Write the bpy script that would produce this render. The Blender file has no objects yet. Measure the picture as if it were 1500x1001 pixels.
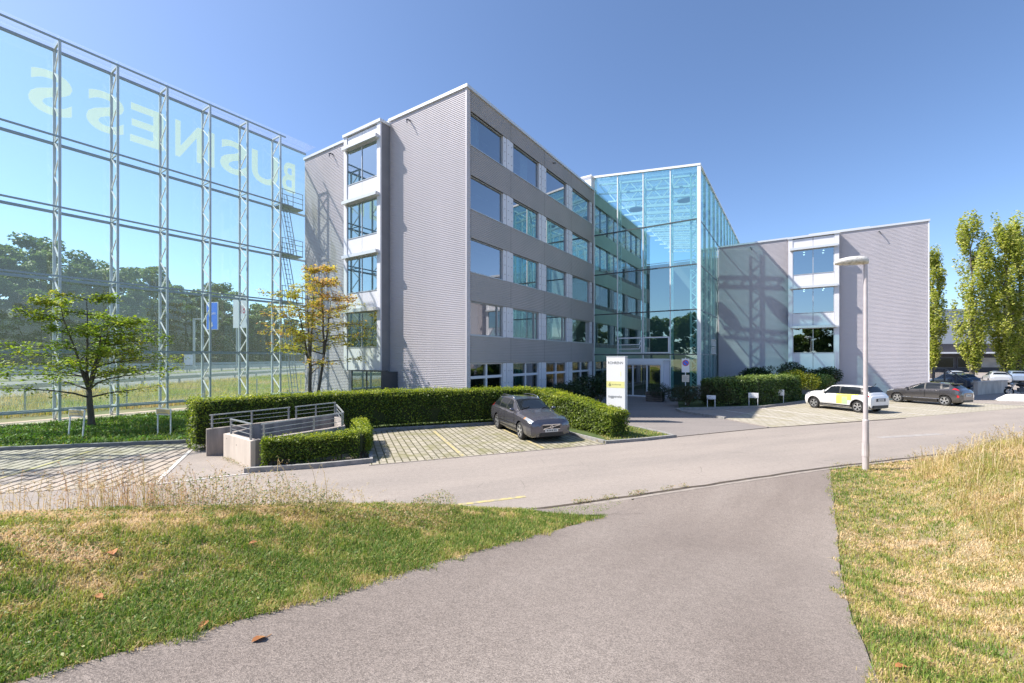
import bpy, bmesh, math, random
import numpy as np
from mathutils import Vector, Matrix

SC = bpy.context.scene
COL = SC.collection
R = math.radians
random.seed(7)
RNG = np.random.default_rng(11)
CAM_H = 3.1
EYE_F = 628.0 / 1500.0           # focal length / frame width
TH = R(33.585)                    # building axes, turned clockwise from the view axis
EX = Vector((math.cos(TH), -math.sin(TH), 0)); EY = Vector((math.sin(TH), math.cos(TH), 0))
CORNER = Vector((-2.36, 22.4, 0))  # foot of the office building's corner
NR = Vector((-.358, .934, 0)); RR = Vector((.934, .358, 0))   # across / along the road


def tag(o, label=None, cat=None, group=None, kind=None):
    if label: o['label'] = label
    if cat: o['category'] = cat
    if group: o['group'] = group
    if kind: o['kind'] = kind
    return o


def empty(name, loc=(0, 0, 0), rz=0.0, label=None, cat=None, group=None):
    o = bpy.data.objects.new(name, None)
    o.empty_display_size = .2
    COL.objects.link(o)
    o.location = loc
    o.rotation_euler = (0, 0, rz)
    tag(o, label, cat, group)
    return o


def link(name, me, parent=None, mats=()):
    o = bpy.data.objects.new(name, me)
    for m in mats: me.materials.append(m)
    COL.objects.link(o)
    if parent: o.parent = parent
    return o


def copy_tree(o, parent=None):
    c = o.copy()
    COL.objects.link(c)
    if parent: c.parent = parent
    for ch in o.children: copy_tree(ch, c)
    return c


class MB:
    """collects shapes, builds them as one mesh object"""
    def __init__(s): s.v = []; s.f = []; s.m = []

    def add(s, vs, fs, mi=0):
        b = len(s.v)
        s.v += [tuple(p) for p in vs]
        s.f += [tuple(b + i for i in f) for f in fs]
        s.m += [mi] * len(fs)
        return s

    def box(s, x0, x1, y0, y1, z0, z1, mi=0):
        return s.add([(x0, y0, z0), (x1, y0, z0), (x1, y1, z0), (x0, y1, z0), (x0, y0, z1), (x1, y0, z1), (x1, y1, z1), (x0, y1, z1)],
                     [(0, 3, 2, 1), (4, 5, 6, 7), (0, 1, 5, 4), (1, 2, 6, 5), (2, 3, 7, 6), (3, 0, 4, 7)], mi)

    def bar(s, p, q, w, h=None, mi=0, up=(0, 0, 1)):
        p = Vector(p); q = Vector(q); h = h or w
        d = (q - p).normalized(); u = Vector(up)
        if abs(d.dot(u)) > .95: u = Vector((1, 0, 0))
        a = d.cross(u).normalized(); b = a.cross(d).normalized()
        vs = []
        for c in (p, q):
            for i, j in ((-1, -1), (1, -1), (1, 1), (-1, 1)):
                vs.append(c + a * (w / 2 * i) + b * (h / 2 * j))
        return s.add(vs, [(3, 2, 1, 0), (4, 5, 6, 7), (0, 1, 5, 4), (1, 2, 6, 5), (2, 3, 7, 6), (3, 0, 4, 7)], mi)

    def tube(s, p, q, r, n=8, mi=0, r2=None, cap=True):
        p = Vector(p); q = Vector(q); r2 = r if r2 is None else r2
        d = (q - p).normalized(); u = Vector((0, 0, 1))
        if abs(d.dot(u)) > .95: u = Vector((1, 0, 0))
        a = d.cross(u).normalized(); b = a.cross(d).normalized()
        vs = []
        for c, rr in ((p, r), (q, r2)):
            for i in range(n):
                t = 2 * math.pi * i / n
                vs.append(c + a * (rr * math.cos(t)) + b * (rr * math.sin(t)))
        fs = [(i, (i + 1) % n, n + (i + 1) % n, n + i) for i in range(n)]
        if cap: fs += [tuple(reversed(range(n))), tuple(range(n, 2 * n))]
        return s.add(vs, fs, mi)

    def path(s, pts, r, n=6, mi=0):
        """tube along points; r a number or a list"""
        k = len(pts); pts = [Vector(p) for p in pts]
        rs = r if isinstance(r, (list, tuple)) else [r] * k
        vs = []; prev = None
        for i in range(k):
            d = (pts[min(i + 1, k - 1)] - pts[max(i - 1, 0)]).normalized()
            u = prev or (Vector((0, 0, 1)) if abs(d.z) < .9 else Vector((1, 0, 0)))
            a = d.cross(u).normalized(); b = a.cross(d).normalized(); prev = b
            for j in range(n):
                t = 2 * math.pi * j / n
                vs.append(pts[i] + a * (rs[i] * math.cos(t)) + b * (rs[i] * math.sin(t)))
        fs = [(i * n + j, i * n + (j + 1) % n, (i + 1) * n + (j + 1) % n, (i + 1) * n + j) for i in range(k - 1) for j in range(n)]
        fs += [tuple(reversed(range(n))), tuple(range((k - 1) * n, k * n))]
        return s.add(vs, fs, mi)

    def lathe(s, prof, c, axis='y', n=24, mi=0):
        """prof: (radius, offset along the axis)"""
        vs = []; c = Vector(c)
        for r, o in prof:
            for i in range(n):
                t = 2 * math.pi * i / n
                a, b = r * math.cos(t), r * math.sin(t)
                vs.append(c + (Vector((a, o, b)) if axis == 'y' else Vector((a, b, o)) if axis == 'z' else Vector((o, a, b))))
        k = len(prof)
        fs = [(i * n + j, i * n + (j + 1) % n, (i + 1) * n + (j + 1) % n, (i + 1) * n + j) for i in range(k - 1) for j in range(n)]
        return s.add(vs, fs, mi)

    def prism(s, poly, z0, z1, mi=0):
        n = len(poly)
        vs = [(p[0], p[1], z0) for p in poly] + [(p[0], p[1], z1) for p in poly]
        fs = [tuple(reversed(range(n))), tuple(range(n, 2 * n))] + [(i, (i + 1) % n, n + (i + 1) % n, n + i) for i in range(n)]
        return s.add(vs, fs, mi)

    def quad(s, a, b, c, d, mi=0): return s.add([a, b, c, d], [(0, 1, 2, 3)], mi)

    def ellipsoid(s, c, r, nu=14, nv=8, mi=0):
        vs = []; fs = []
        for j in range(nv + 1):
            ph = math.pi * j / nv - math.pi / 2
            for i in range(nu):
                t = 2 * math.pi * i / nu
                vs.append((c[0] + r[0] * math.cos(ph) * math.cos(t), c[1] + r[1] * math.cos(ph) * math.sin(t), c[2] + r[2] * math.sin(ph)))
        for j in range(nv):
            for i in range(nu):
                fs.append((j * nu + i, j * nu + (i + 1) % nu, (j + 1) * nu + (i + 1) % nu, (j + 1) * nu + i))
        return s.add(vs, fs, mi)

    def build(s, name, mats, parent=None, smooth=False, angle=None):
        me = bpy.data.meshes.new(name)
        me.from_pydata(s.v, [], s.f)
        mats = mats if isinstance(mats, (list, tuple)) else [mats]
        o = link(name, me, parent, mats)
        if any(s.m): me.polygons.foreach_set('material_index', s.m)
        if smooth: me.polygons.foreach_set('use_smooth', [True] * len(me.polygons))
        if smooth and angle: me.set_sharp_from_angle(angle=R(angle))
        me.update()
        return o


def np_mesh(name, V, Fc, mats, parent=None, col=None, midx=None, smooth=False):
    """V (N,3), Fc (M,k) all faces with k corners; col: (N,) float attribute 'tint'"""
    me = bpy.data.meshes.new(name)
    V = np.ascontiguousarray(V, np.float32); Fc = np.ascontiguousarray(Fc, np.int32)
    M, k = Fc.shape
    me.vertices.add(len(V)); me.vertices.foreach_set('co', V.ravel())
    me.loops.add(M * k); me.loops.foreach_set('vertex_index', Fc.ravel())
    me.polygons.add(M)
    me.polygons.foreach_set('loop_start', np.arange(0, M * k, k, dtype=np.int32))
    me.update(calc_edges=True)
    if col is not None:
        a = me.attributes.new('tint', 'FLOAT', 'POINT')
        a.data.foreach_set('value', np.ascontiguousarray(col, np.float32))
    o = link(name, me, parent, mats if isinstance(mats, (list, tuple)) else [mats])
    if midx is not None: me.polygons.foreach_set('material_index', np.ascontiguousarray(midx, np.int32))
    if smooth: me.polygons.foreach_set('use_smooth', np.ones(M, bool))
    return o


# ------------------------------------------------------------------ materials
MATS = {}


def nodes(name):
    m = bpy.data.materials.new(name); m.use_nodes = True
    nt = m.node_tree; nt.nodes.clear()
    out = nt.nodes.new('ShaderNodeOutputMaterial')
    def N(t, **kw):
        n = nt.nodes.new('ShaderNode' + t)
        for k, v in kw.items():
            if k in n.inputs.keys(): n.inputs[k].default_value = v
            else: setattr(n, k, v)
        return n
    L = lambda a, b: nt.links.new(a, b)
    MATS[name] = m
    return m, N, L, out


def rgb(c): return (c[0], c[1], c[2], 1)


def pbr(name, c, rough=.6, metal=0., c2=None, scale=4., detail=4., lo=.35, hi=.65, bump=0., bscale=None, spec=.5, stretch=None, coat=0., c3=None, scale3=.4):
    m, N, L, out = nodes(name)
    p = N('BsdfPrincipled'); p.inputs['Roughness'].default_value = rough; p.inputs['Metallic'].default_value = metal
    p.inputs['Specular IOR Level'].default_value = spec; p.inputs['Coat Weight'].default_value = coat
    p.inputs['Base Color'].default_value = rgb(c)
    L(p.outputs[0], out.inputs[0])
    tc = N('TexCoord'); src = tc.outputs['Object']
    if stretch:
        mp = N('Mapping'); mp.inputs['Scale'].default_value = stretch; L(src, mp.inputs[0]); src = mp.outputs[0]
    if c2:
        n = N('TexNoise', Scale=scale, Detail=detail); L(src, n.inputs['Vector'])
        mr = N('MapRange'); mr.inputs['From Min'].default_value = lo; mr.inputs['From Max'].default_value = hi; L(n.outputs[0], mr.inputs[0])
        mx = N('Mix', data_type='RGBA'); mx.inputs[6].default_value = rgb(c); mx.inputs[7].default_value = rgb(c2)
        L(mr.outputs[0], mx.inputs[0]); res = mx.outputs[2]
        if c3:
            n3 = N('TexNoise', Scale=scale3, Detail=5.); L(src, n3.inputs['Vector'])
            m3 = N('MapRange'); m3.inputs['From Min'].default_value = .42; m3.inputs['From Max'].default_value = .66; L(n3.outputs[0], m3.inputs[0])
            x3 = N('Mix', data_type='RGBA'); L(res, x3.inputs[6]); x3.inputs[7].default_value = rgb(c3); L(m3.outputs[0], x3.inputs[0]); res = x3.outputs[2]
        L(res, p.inputs['Base Color'])
    if bump:
        nb = N('TexNoise', Scale=bscale or scale * 4, Detail=6.); L(src, nb.inputs['Vector'])
        b = N('Bump', Strength=min(bump, 1.)); b.inputs['Distance'].default_value = .02; L(nb.outputs[0], b.inputs['Height']); L(b.outputs[0], p.inputs['Normal'])
    return m


def glass(name, tint, base=.06, gain=.9, power=4., glow=0., glow_col=(.8, .95, 1.), rough=0., refl=(1, 1, 1)):
    """thin pane: tinted see-through, mirror share growing towards grazing, a translucent share that adds a milky glow"""
    m, N, L, out = nodes(name)
    t = N('BsdfTransparent'); t.inputs[0].default_value = rgb(tint)
    g = N('BsdfGlossy'); g.inputs['Color'].default_value = rgb(refl); g.inputs['Roughness'].default_value = rough
    lw = N('LayerWeight'); lw.inputs['Blend'].default_value = .5
    pw = N('Math', operation='POWER'); L(lw.outputs['Facing'], pw.inputs[0]); pw.inputs[1].default_value = power
    ma = N('Math', operation='MULTIPLY_ADD'); L(pw.outputs[0], ma.inputs[0]); ma.inputs[1].default_value = gain; ma.inputs[2].default_value = base
    ma.use_clamp = True
    mx = N('MixShader'); L(ma.outputs[0], mx.inputs[0])
    if glow:
        tl = N('BsdfTranslucent'); tl.inputs[0].default_value = rgb(glow_col)
        m2 = N('MixShader'); m2.inputs[0].default_value = glow; L(t.outputs[0], m2.inputs[1]); L(tl.outputs[0], m2.inputs[2]); L(m2.outputs[0], mx.inputs[1])
    else:
        L(t.outputs[0], mx.inputs[1])
    L(g.outputs[0], mx.inputs[2]); L(mx.outputs[0], out.inputs[0])
    return m


def leafmat(name, cols, trans=.35, rough=.5, attr=False, noise=None):
    """cols: colour stops picked per leaf (random per island, or the 'tint' attribute)"""
    m, N, L, out = nodes(name)
    cr = N('ValToRGB'); e = cr.color_ramp.elements
    k = len(cols)
    while len(e) < k: e.new(.5)
    for i, c in enumerate(cols): e[i].position = i / (k - 1); e[i].color = rgb(c)
    if attr:
        a = N('Attribute', attribute_name='tint'); L(a.outputs['Fac'], cr.inputs[0])
    else:
        g = N('NewGeometry'); src = g.outputs['Random Per Island']
        if noise:
            tc = N('TexCoord'); n = N('TexNoise', Scale=noise, Detail=2.); L(tc.outputs['Object'], n.inputs['Vector'])
            mr = N('MapRange'); mr.inputs['From Min'].default_value = .3; mr.inputs['From Max'].default_value = .7; L(n.outputs[0], mr.inputs[0])
            mm = N('Mix', data_type='FLOAT'); mm.inputs[0].default_value = .55; L(src, mm.inputs[2]); L(mr.outputs[0], mm.inputs[3]); src = mm.outputs[0]
        L(src, cr.inputs[0])
    d = N('BsdfPrincipled'); d.inputs['Roughness'].default_value = rough; d.inputs['Specular IOR Level'].default_value = .35
    t = N('BsdfTranslucent')
    L(cr.outputs[0], d.inputs['Base Color'])
    hs = N('HueSaturation'); hs.inputs['Value'].default_value = 1.5; hs.inputs['Saturation'].default_value = 1.1; L(cr.outputs[0], hs.inputs['Color']); L(hs.outputs[0], t.inputs[0])
    mx = N('MixShader'); mx.inputs[0].default_value = trans; L(d.outputs[0], mx.inputs[1]); L(t.outputs[0], mx.inputs[2]); L(mx.outputs[0], out.inputs[0])
    return m


def paver_mat(name, rot, row, col, c1, c2, joint, moss, gap=.021):
    """rows of concrete grid pavers: long open joints, short closed ones, moss in patches"""
    m, N, L, out = nodes(name)
    tc = N('TexCoord'); mp = N('Mapping'); mp.inputs['Rotation'].default_value = (0, 0, rot); L(tc.outputs['Object'], mp.inputs[0])
    b = N('TexBrick'); L(mp.outputs[0], b.inputs['Vector'])
    b.offset = .5; b.inputs['Scale'].default_value = 1.; b.inputs['Brick Width'].default_value = col; b.inputs['Row Height'].default_value = row
    b.inputs['Mortar Size'].default_value = gap; b.inputs['Mortar Smooth'].default_value = .25; b.inputs['Bias'].default_value = -.1
    b.inputs['Color1'].default_value = rgb(c1); b.inputs['Color2'].default_value = rgb(c2); b.inputs['Mortar'].default_value = rgb(joint)
    n = N('TexNoise', Scale=1.3, Detail=6.); L(tc.outputs['Object'], n.inputs['Vector'])
    mr = N('MapRange'); mr.inputs['From Min'].default_value = .48; mr.inputs['From Max'].default_value = .75; L(n.outputs[0], mr.inputs[0])
    mx = N('Mix', data_type='RGBA'); L(mr.outputs[0], mx.inputs[0]); L(b.outputs['Color'], mx.inputs[6]); mx.inputs[7].default_value = rgb(moss)
    n2 = N('TexNoise', Scale=40., Detail=3.); L(tc.outputs['Object'], n2.inputs['Vector'])
    m2 = N('MapRange'); m2.inputs['To Min'].default_value = .75; m2.inputs['To Max'].default_value = 1.2; L(n2.outputs[0], m2.inputs[0])
    mu = N('Mix', data_type='RGBA', blend_type='MULTIPLY'); mu.inputs[0].default_value = 1.; L(mx.outputs[2], mu.inputs[6]); L(m2.outputs[0], mu.inputs[7])
    p = N('BsdfPrincipled'); p.inputs['Roughness'].default_value = .9; L(mu.outputs[2], p.inputs['Base Color'])
    bp = N('Bump', Strength=.9, invert=True); bp.inputs['Distance'].default_value = .03; L(b.outputs['Fac'], bp.inputs['Height']); L(bp.outputs[0], p.inputs['Normal'])
    L(p.outputs[0], out.inputs[0])
    return m


def asphalt(name, c, c2, speck, fine=130., crack=.3, along=0.):
    """worn asphalt: broad stains, wheel-polished patches, stone speckle"""
    m, N, L, out = nodes(name)
    tc = N('TexCoord')
    m0 = N('Mapping'); m0.inputs['Rotation'].default_value = (0, 0, along); L(tc.outputs['Object'], m0.inputs[0])
    mp = N('Mapping'); mp.inputs['Scale'].default_value = (.3, 1.4, 1); L(m0.outputs[0], mp.inputs[0])
    n1 = N('TexNoise', Scale=.6, Detail=7.); L(mp.outputs[0], n1.inputs['Vector'])
    r1 = N('MapRange'); r1.inputs['From Min'].default_value = .35; r1.inputs['From Max'].default_value = .68; L(n1.outputs[0], r1.inputs[0])
    mx = N('Mix', data_type='RGBA'); mx.inputs[6].default_value = rgb(c); mx.inputs[7].default_value = rgb(c2); L(r1.outputs[0], mx.inputs[0])
    v = N('TexVoronoi', Scale=fine); L(tc.outputs['Object'], v.inputs['Vector'])
    sp = N('SeparateColor'); L(v.outputs['Color'], sp.inputs[0])
    r2 = N('MapRange'); r2.inputs['From Min'].default_value = 0; r2.inputs['From Max'].default_value = 1; r2.inputs['To Min'].default_value = 1 - speck; r2.inputs['To Max'].default_value = 1 + speck; L(sp.outputs[0], r2.inputs[0])
    n3 = N('TexNoise', Scale=9., Detail=8.); n3.inputs['Roughness'].default_value = .75; L(tc.outputs['Object'], n3.inputs['Vector'])
    r3 = N('MapRange'); r3.inputs['From Min'].default_value = .25; r3.inputs['From Max'].default_value = .75; r3.inputs['To Min'].default_value = .86; r3.inputs['To Max'].default_value = 1.14; L(n3.outputs[0], r3.inputs[0])
    mm = N('Math', operation='MULTIPLY'); L(r2.outputs[0], mm.inputs[0]); L(r3.outputs[0], mm.inputs[1])
    mu = N('Mix', data_type='RGBA', blend_type='MULTIPLY'); mu.inputs[0].default_value = 1.; L(mx.outputs[2], mu.inputs[6]); L(mm.outputs[0], mu.inputs[7])
    # hairline cracks: edges of big warped cells, shown only in patches
    wn = N('TexNoise', Scale=1.6, Detail=4.); L(tc.outputs['Object'], wn.inputs['Vector'])
    wm = N('Mix', data_type='RGBA'); wm.inputs[0].default_value = .22; L(tc.outputs['Object'], wm.inputs[6]); L(wn.outputs['Color'], wm.inputs[7])
    cv = N('TexVoronoi', Scale=.9, feature='DISTANCE_TO_EDGE'); L(wm.outputs[2], cv.inputs['Vector'])
    cl = N('Math', operation='LESS_THAN'); L(cv.outputs['Distance'], cl.inputs[0]); cl.inputs[1].default_value = .0045
    pn = N('TexNoise', Scale=.45, Detail=2.); L(tc.outputs['Object'], pn.inputs['Vector'])
    pg = N('Math', operation='GREATER_THAN'); L(pn.outputs[0], pg.inputs[0]); pg.inputs[1].default_value = .56
    cm = N('Math', operation='MULTIPLY'); L(cl.outputs[0], cm.inputs[0]); L(pg.outputs[0], cm.inputs[1])
    cs = N('Math', operation='MULTIPLY'); L(cm.outputs[0], cs.inputs[0]); cs.inputs[1].default_value = crack
    mk = N('Mix', data_type='RGBA'); L(cs.outputs[0], mk.inputs[0]); L(mu.outputs[2], mk.inputs[6]); mk.inputs[7].default_value = (.05, .042, .036, 1); mu = mk
    p = N('BsdfPrincipled'); p.inputs['Roughness'].default_value = .85; p.inputs['Specular IOR Level'].default_value = .3; L(mu.outputs[2], p.inputs['Base Color'])
    b = N('Bump', Strength=.5); b.inputs['Distance'].default_value = .006; L(v.outputs['Distance'], b.inputs['Height']); L(b.outputs[0], p.inputs['Normal'])
    L(p.outputs[0], out.inputs[0])
    return m


M = {}
M['asphalt'] = asphalt('asphalt_road', (.335, .292, .258), (.275, .243, .218), .22, 170., .3, R(-21))
M['path'] = asphalt('asphalt_path', (.205, .172, .15), (.265, .228, .2), .42, 150., .0, R(-54))
M['forecourt'] = asphalt('asphalt_forecourt', (.25, .225, .21), (.215, .195, .185), .2)
M['edge'] = pbr('concrete_edging', (.33, .29, .25), .9, c2=(.24, .21, .185), scale=6, bump=.3)
M['gap'] = pbr('joint_dirt', (.045, .036, .03), .95, c2=(.09, .07, .05), scale=5)
M['kerb'] = pbr('kerb_stone', (.32, .31, .3), .85, c2=(.22, .22, .21), scale=7, bump=.3)
M['yellow_line'] = pbr('yellow_paint', (.5, .41, .17), .7, c2=(.33, .3, .22), scale=7, lo=.42, hi=.62)
M['white_line'] = pbr('white_paint_line', (.6, .57, .53), .7, c2=(.36, .34, .32), scale=8, lo=.45, hi=.7)
M['pave_a'] = paver_mat('grid_pavers_grey', R(-14 + 90), .27, .9, (.43, .365, .305), (.37, .315, .265), (.05, .042, .032), (.36, .31, .22), .038)
M['pave_b'] = paver_mat('grid_pavers_moss', R(-21 + 90), .22, .5, (.38, .345, .27), (.3, .275, .21), (.09, .085, .04), (.2, .19, .08))
M['pave_c'] = paver_mat('grid_pavers_sand', R(-21 + 90), .22, .5, (.46, .42, .35), (.4, .36, .3), (.19, .18, .11), (.3, .27, .17))
M['soil'] = pbr('dry_soil', (.3, .235, .13), .95, c2=(.17, .17, .06), scale=2.5, bump=.6, c3=(.27, .215, .13), scale3=.8)
M['ground'] = pbr('far_ground', (.14, .14, .06), .95, c2=(.2, .18, .09), scale=.3, bump=.3)
M['lawn'] = pbr('lawn_soil', (.05, .085, .02), .95, c2=(.08, .11, .03), scale=3, bump=.5)
M['verge'] = pbr('verge_grass', (.13, .15, .06), .95, c2=(.2, .19, .095), scale=1.2, bump=.8, bscale=8, c3=(.09, .13, .045), scale3=.5)
M['gravel'] = pbr('pale_gravel', (.46, .4, .31), .95, c2=(.34, .29, .21), scale=3, bump=.5)
M['clad'] = pbr('corrugated_metal', (.61, .575, .61), .5, .05, c2=(.565, .535, .565), scale=.6, stretch=(1, 1, .12))
M['clad2'] = pbr('spandrel_metal', (.44, .41, .41), .5, .15, c2=(.4, .38, .38), scale=.5)
M['seam'] = pbr('dark_seam', (.08, .08, .085), .7)
M['coping'] = pbr('coping_metal', (.72, .73, .74), .35, .3)
M['alu'] = pbr('window_aluminium', (.5, .52, .55), .4, .4)
M['alu_dark'] = pbr('dark_aluminium', (.09, .095, .105), .45, .3)
M['panel'] = pbr('pale_panel', (.77, .77, .82), .45, .05, c2=(.72, .72, .77), scale=.8)
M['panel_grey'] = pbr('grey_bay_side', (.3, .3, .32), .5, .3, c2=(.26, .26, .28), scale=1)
M['white'] = pbr('white_metal', (.84, .85, .86), .4, .05)
M['steel'] = pbr('painted_steel', (.5, .57, .6), .45, .15, c2=(.44, .51, .54), scale=2)
M['steel_dark'] = pbr('dark_steel_rail', (.33, .4, .44), .5, .3)
M['galv'] = pbr('galvanised_steel', (.42, .44, .45), .45, .6, c2=(.34, .36, .37), scale=8)
M['glass_screen'] = glass('screen_glass', (.86, 1., .94), .045, .45, 4., .05, (.78, 1., .88))  # cyan translucency put in to brighten the sky seen through
M['glass_top'] = glass('canopy_glass', (.93, .96, 1.), .04, .7, 4., .05, (.95, .95, 1.))
M['glass_win'] = glass('window_glass', (.36, .5, .54), .36, .64, 3.)
M['glass_bay'] = glass('bay_glass', (.3, .5, .52), .42, .7, 3., refl=(.85, .97, 1.))
M['glass_atrium'] = glass('atrium_glass', (.54, .88, .84), .32, .6, 3., refl=(.78, 1., .98))
M['glass_dark'] = glass('door_glass', (.25, .32, .3), .22, .75, 3.)
M['letter'] = glass('letter_film', (.93, .91, .68), .03, .3, 4., .2, (1., .93, .58))
M['interior'] = pbr('interior_wall', (.42, .42, .4), .8, c2=(.33, .33, .32), scale=.7)
M['ceiling'] = pbr('interior_ceiling', (.7, .7, .68), .8)
M['floor_in'] = pbr('interior_floor', (.2, .19, .18), .7)
M['blind'] = pbr('window_blind', (.62, .64, .66), .6)
M['at_panel'] = pbr('atrium_inner_panel', (.5, .52, .42), .6, c2=(.45, .47, .38), scale=1)
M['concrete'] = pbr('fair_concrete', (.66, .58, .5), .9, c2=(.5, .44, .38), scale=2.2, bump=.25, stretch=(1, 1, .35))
M['concrete_dk'] = pbr('dark_concrete', (.4, .35, .31), .9, c2=(.2, .185, .17), scale=2.5, bump=.25, stretch=(1.6, 1.6, .3))  # darker concrete with vertical streaks
M['bark'] = pbr('bark', (.09, .075, .065), .95, c2=(.15, .13, .11), scale=9, bump=.8, stretch=(1, 1, .3))
M['bark_grey'] = pbr('bark_grey', (.16, .145, .125), .95, c2=(.1, .09, .08), scale=6, bump=.8, stretch=(1, 1, .3))
M['black'] = pbr('black_plastic', (.02, .02, .022), .5)
M['tyre'] = pbr('tyre_rubber', (.025, .025, .026), .85)
M['rim'] = pbr('alloy_rim', (.62, .63, .65), .3, .8)
M['chrome'] = pbr('chrome', (.8, .8, .82), .15, 1.)
M['car_glass'] = pbr('car_glass', (.012, .016, .02), .05, spec=.45)
M['red_lens'] = pbr('red_lens', (.5, .015, .02), .15, coat=1.)
M['lamp_lens'] = pbr('headlamp_lens', (.4, .43, .46), .15, .4, coat=1.)
M['amber'] = pbr('amber_lens', (.7, .25, .05), .2)
M['plate'] = pbr('plate_white', (.7, .7, .68), .5)
M['ink'] = pbr('dark_ink', (.05, .05, .055), .6)
M['blue_sign'] = pbr('sign_blue', (.015, .2, .85), .4)
M['sign_red'] = pbr('sign_red', (.55, .03, .06), .4)
M['sign_white'] = pbr('sign_white', (.8, .8, .8), .45)
M['sign_yellow'] = pbr('sign_yellow', (.8, .76, .32), .5)
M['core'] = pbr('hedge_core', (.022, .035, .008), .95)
M['twig'] = pbr('twigs', (.14, .1, .07), .9)
# ------------------------------------------------------------------ ground and roads
def vnoise(x, y, seed=0):
    """value noise, 0..1"""
    x = np.asarray(x, float); y = np.asarray(y, float)
    xi = np.floor(x).astype(np.int64); yi = np.floor(y).astype(np.int64); xf = x - xi; yf = y - yi
    def hsh(a, b):
        n = (a * 374761393 + b * 668265263 + seed * 1274126177) & 0xffffffff
        n = ((n ^ (n >> 13)) * 1103515245) & 0xffffffff
        return ((n ^ (n >> 16)) & 0xffff) / 65535.
    u = xf * xf * (3 - 2 * xf); v = yf * yf * (3 - 2 * yf)
    return (hsh(xi, yi) * (1 - u) + hsh(xi + 1, yi) * u) * (1 - v) + (hsh(xi, yi + 1) * (1 - u) + hsh(xi + 1, yi + 1) * u) * v


def fbm(x, y, seed=0, o=3):
    s = 0; a = .5; t = 0
    for i in range(o): s = s + a * vnoise(x * 2 ** i, y * 2 ** i, seed + i); t += a; a *= .55
    return s / t


NE_X = [-60, -25, -12, -5, -.6, 1.5, 3, 8.56, 14.07, 25, 60, 130]
NE_Y = [-8, 2.2, 5.2, 6.9, 8.36, 9.1, 9.69, 11.94, 13.81, 17.8, 30.5, 56]
def yedge(X): return np.interp(X, NE_X, NE_Y)
def sstep(t): t = np.clip(t, 0, 1); return t * t * (3 - 2 * t)


def height(X, Y):
    """bank and sloping path between the camera and the road"""
    X = np.asarray(X, float); Y = np.asarray(Y, float)
    d = (yedge(X) - Y) * .93
    p = 1.5 - .1065 * X - .1488 * Y
    p = .5 * (p + np.sqrt(p * p + .02))
    p = np.where(p > 1.6, 1.6 + np.tanh(p - 1.6), p)
    b = .62 * np.maximum(d, 0)
    z = np.maximum(.5 * (p + b - np.sqrt((p - b) ** 2 + .04)), 0)
    v = .813 * X - .582 * Y
    m = 1.08 * sstep((v - 1.0) / 2.6) * sstep((d - .3) / 2.6) * sstep((30 - X) / 10)
    z = z + .2 * sstep((-3.9 - v) / 1.6) * sstep(d / 1.1) * sstep((8 - np.hypot(X, Y)) / 4 + .6)
    off = np.where((v > -3.1) & (v < .1), 0, 1)
    return z + m + off * .05 * (fbm(X * .9, Y * .9, 5) - .5) * np.clip(d, 0, 1)


def lateral(X, Y): return .813 * X - .582 * Y
PATH_L, PATH_R = -3.29, .25

big = MB().quad((-900, -900, -.12), (900, -900, -.12), (900, 1500, -.12), (-900, 1500, -.12))
tag(big.build('ground', M['ground']), kind='structure')

# asphalt sheet: the road, the aprons and the forecourt
near = [(x, y) for x, y in zip(NE_X, NE_Y)]
far = [(130, 95), (60, 95), (40, 75), (24, 46), (5, 37), (-1.5, 21), (-6, 18.4), (-11, 15.6), (-17.2, 14.2), (-34, 9.9), (-60, 3.5)]
tag(MB().add([(x, y, 0) for x, y in near + far], [tuple(range(len(near) + len(far)))]).build('road', M['asphalt']), kind='structure')
# far edge of the carriageway runs from (-40,1.5) past (6.3,16.64) to (20,21.2)
fc = [(4.9, 17.6), (6.5, 16.85), (11.35, 18.95), (10.9, 21.3), (9.5, 24.2), (9.8, 26.0), (12.8, 31.0), (6.0, 35.6), (1, 24)]
tag(MB().add([(x, y, .005) for x, y in fc], [tuple(range(len(fc)))]).build('forecourt', M['forecourt']), kind='structure')

# grass bank: grid that ends at the road's near edge
xs = np.concatenate([np.linspace(-60, -16, 40), np.linspace(-15.7, 16, 160), np.linspace(16.5, 70, 60)])
ts = np.concatenate([np.linspace(0, .6, 24), np.linspace(.62, 1, 120)])
ye = yedge(xs)
YY = -45 + (ye[None, :] + 45) * ts[:, None]; XX = np.repeat(xs[None, :], len(ts), 0)
ZZ = height(XX, YY) - .01
vv = lateral(XX, YY)
ZZ = np.where((vv > PATH_L + .12) & (vv < PATH_R - .12), ZZ - .05, ZZ)
ZZ[-1, :] = .012
nr, nc = XX.shape
idx = np.arange(nr * nc).reshape(nr, nc)
F4 = np.stack([idx[:-1, :-1], idx[:-1, 1:], idx[1:, 1:], idx[1:, :-1]], -1).reshape(-1, 4)
tag(np_mesh('grass_bank', np.stack([XX, YY, ZZ], -1).reshape(-1, 3), F4, M['soil'], smooth=True), kind='structure')

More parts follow.
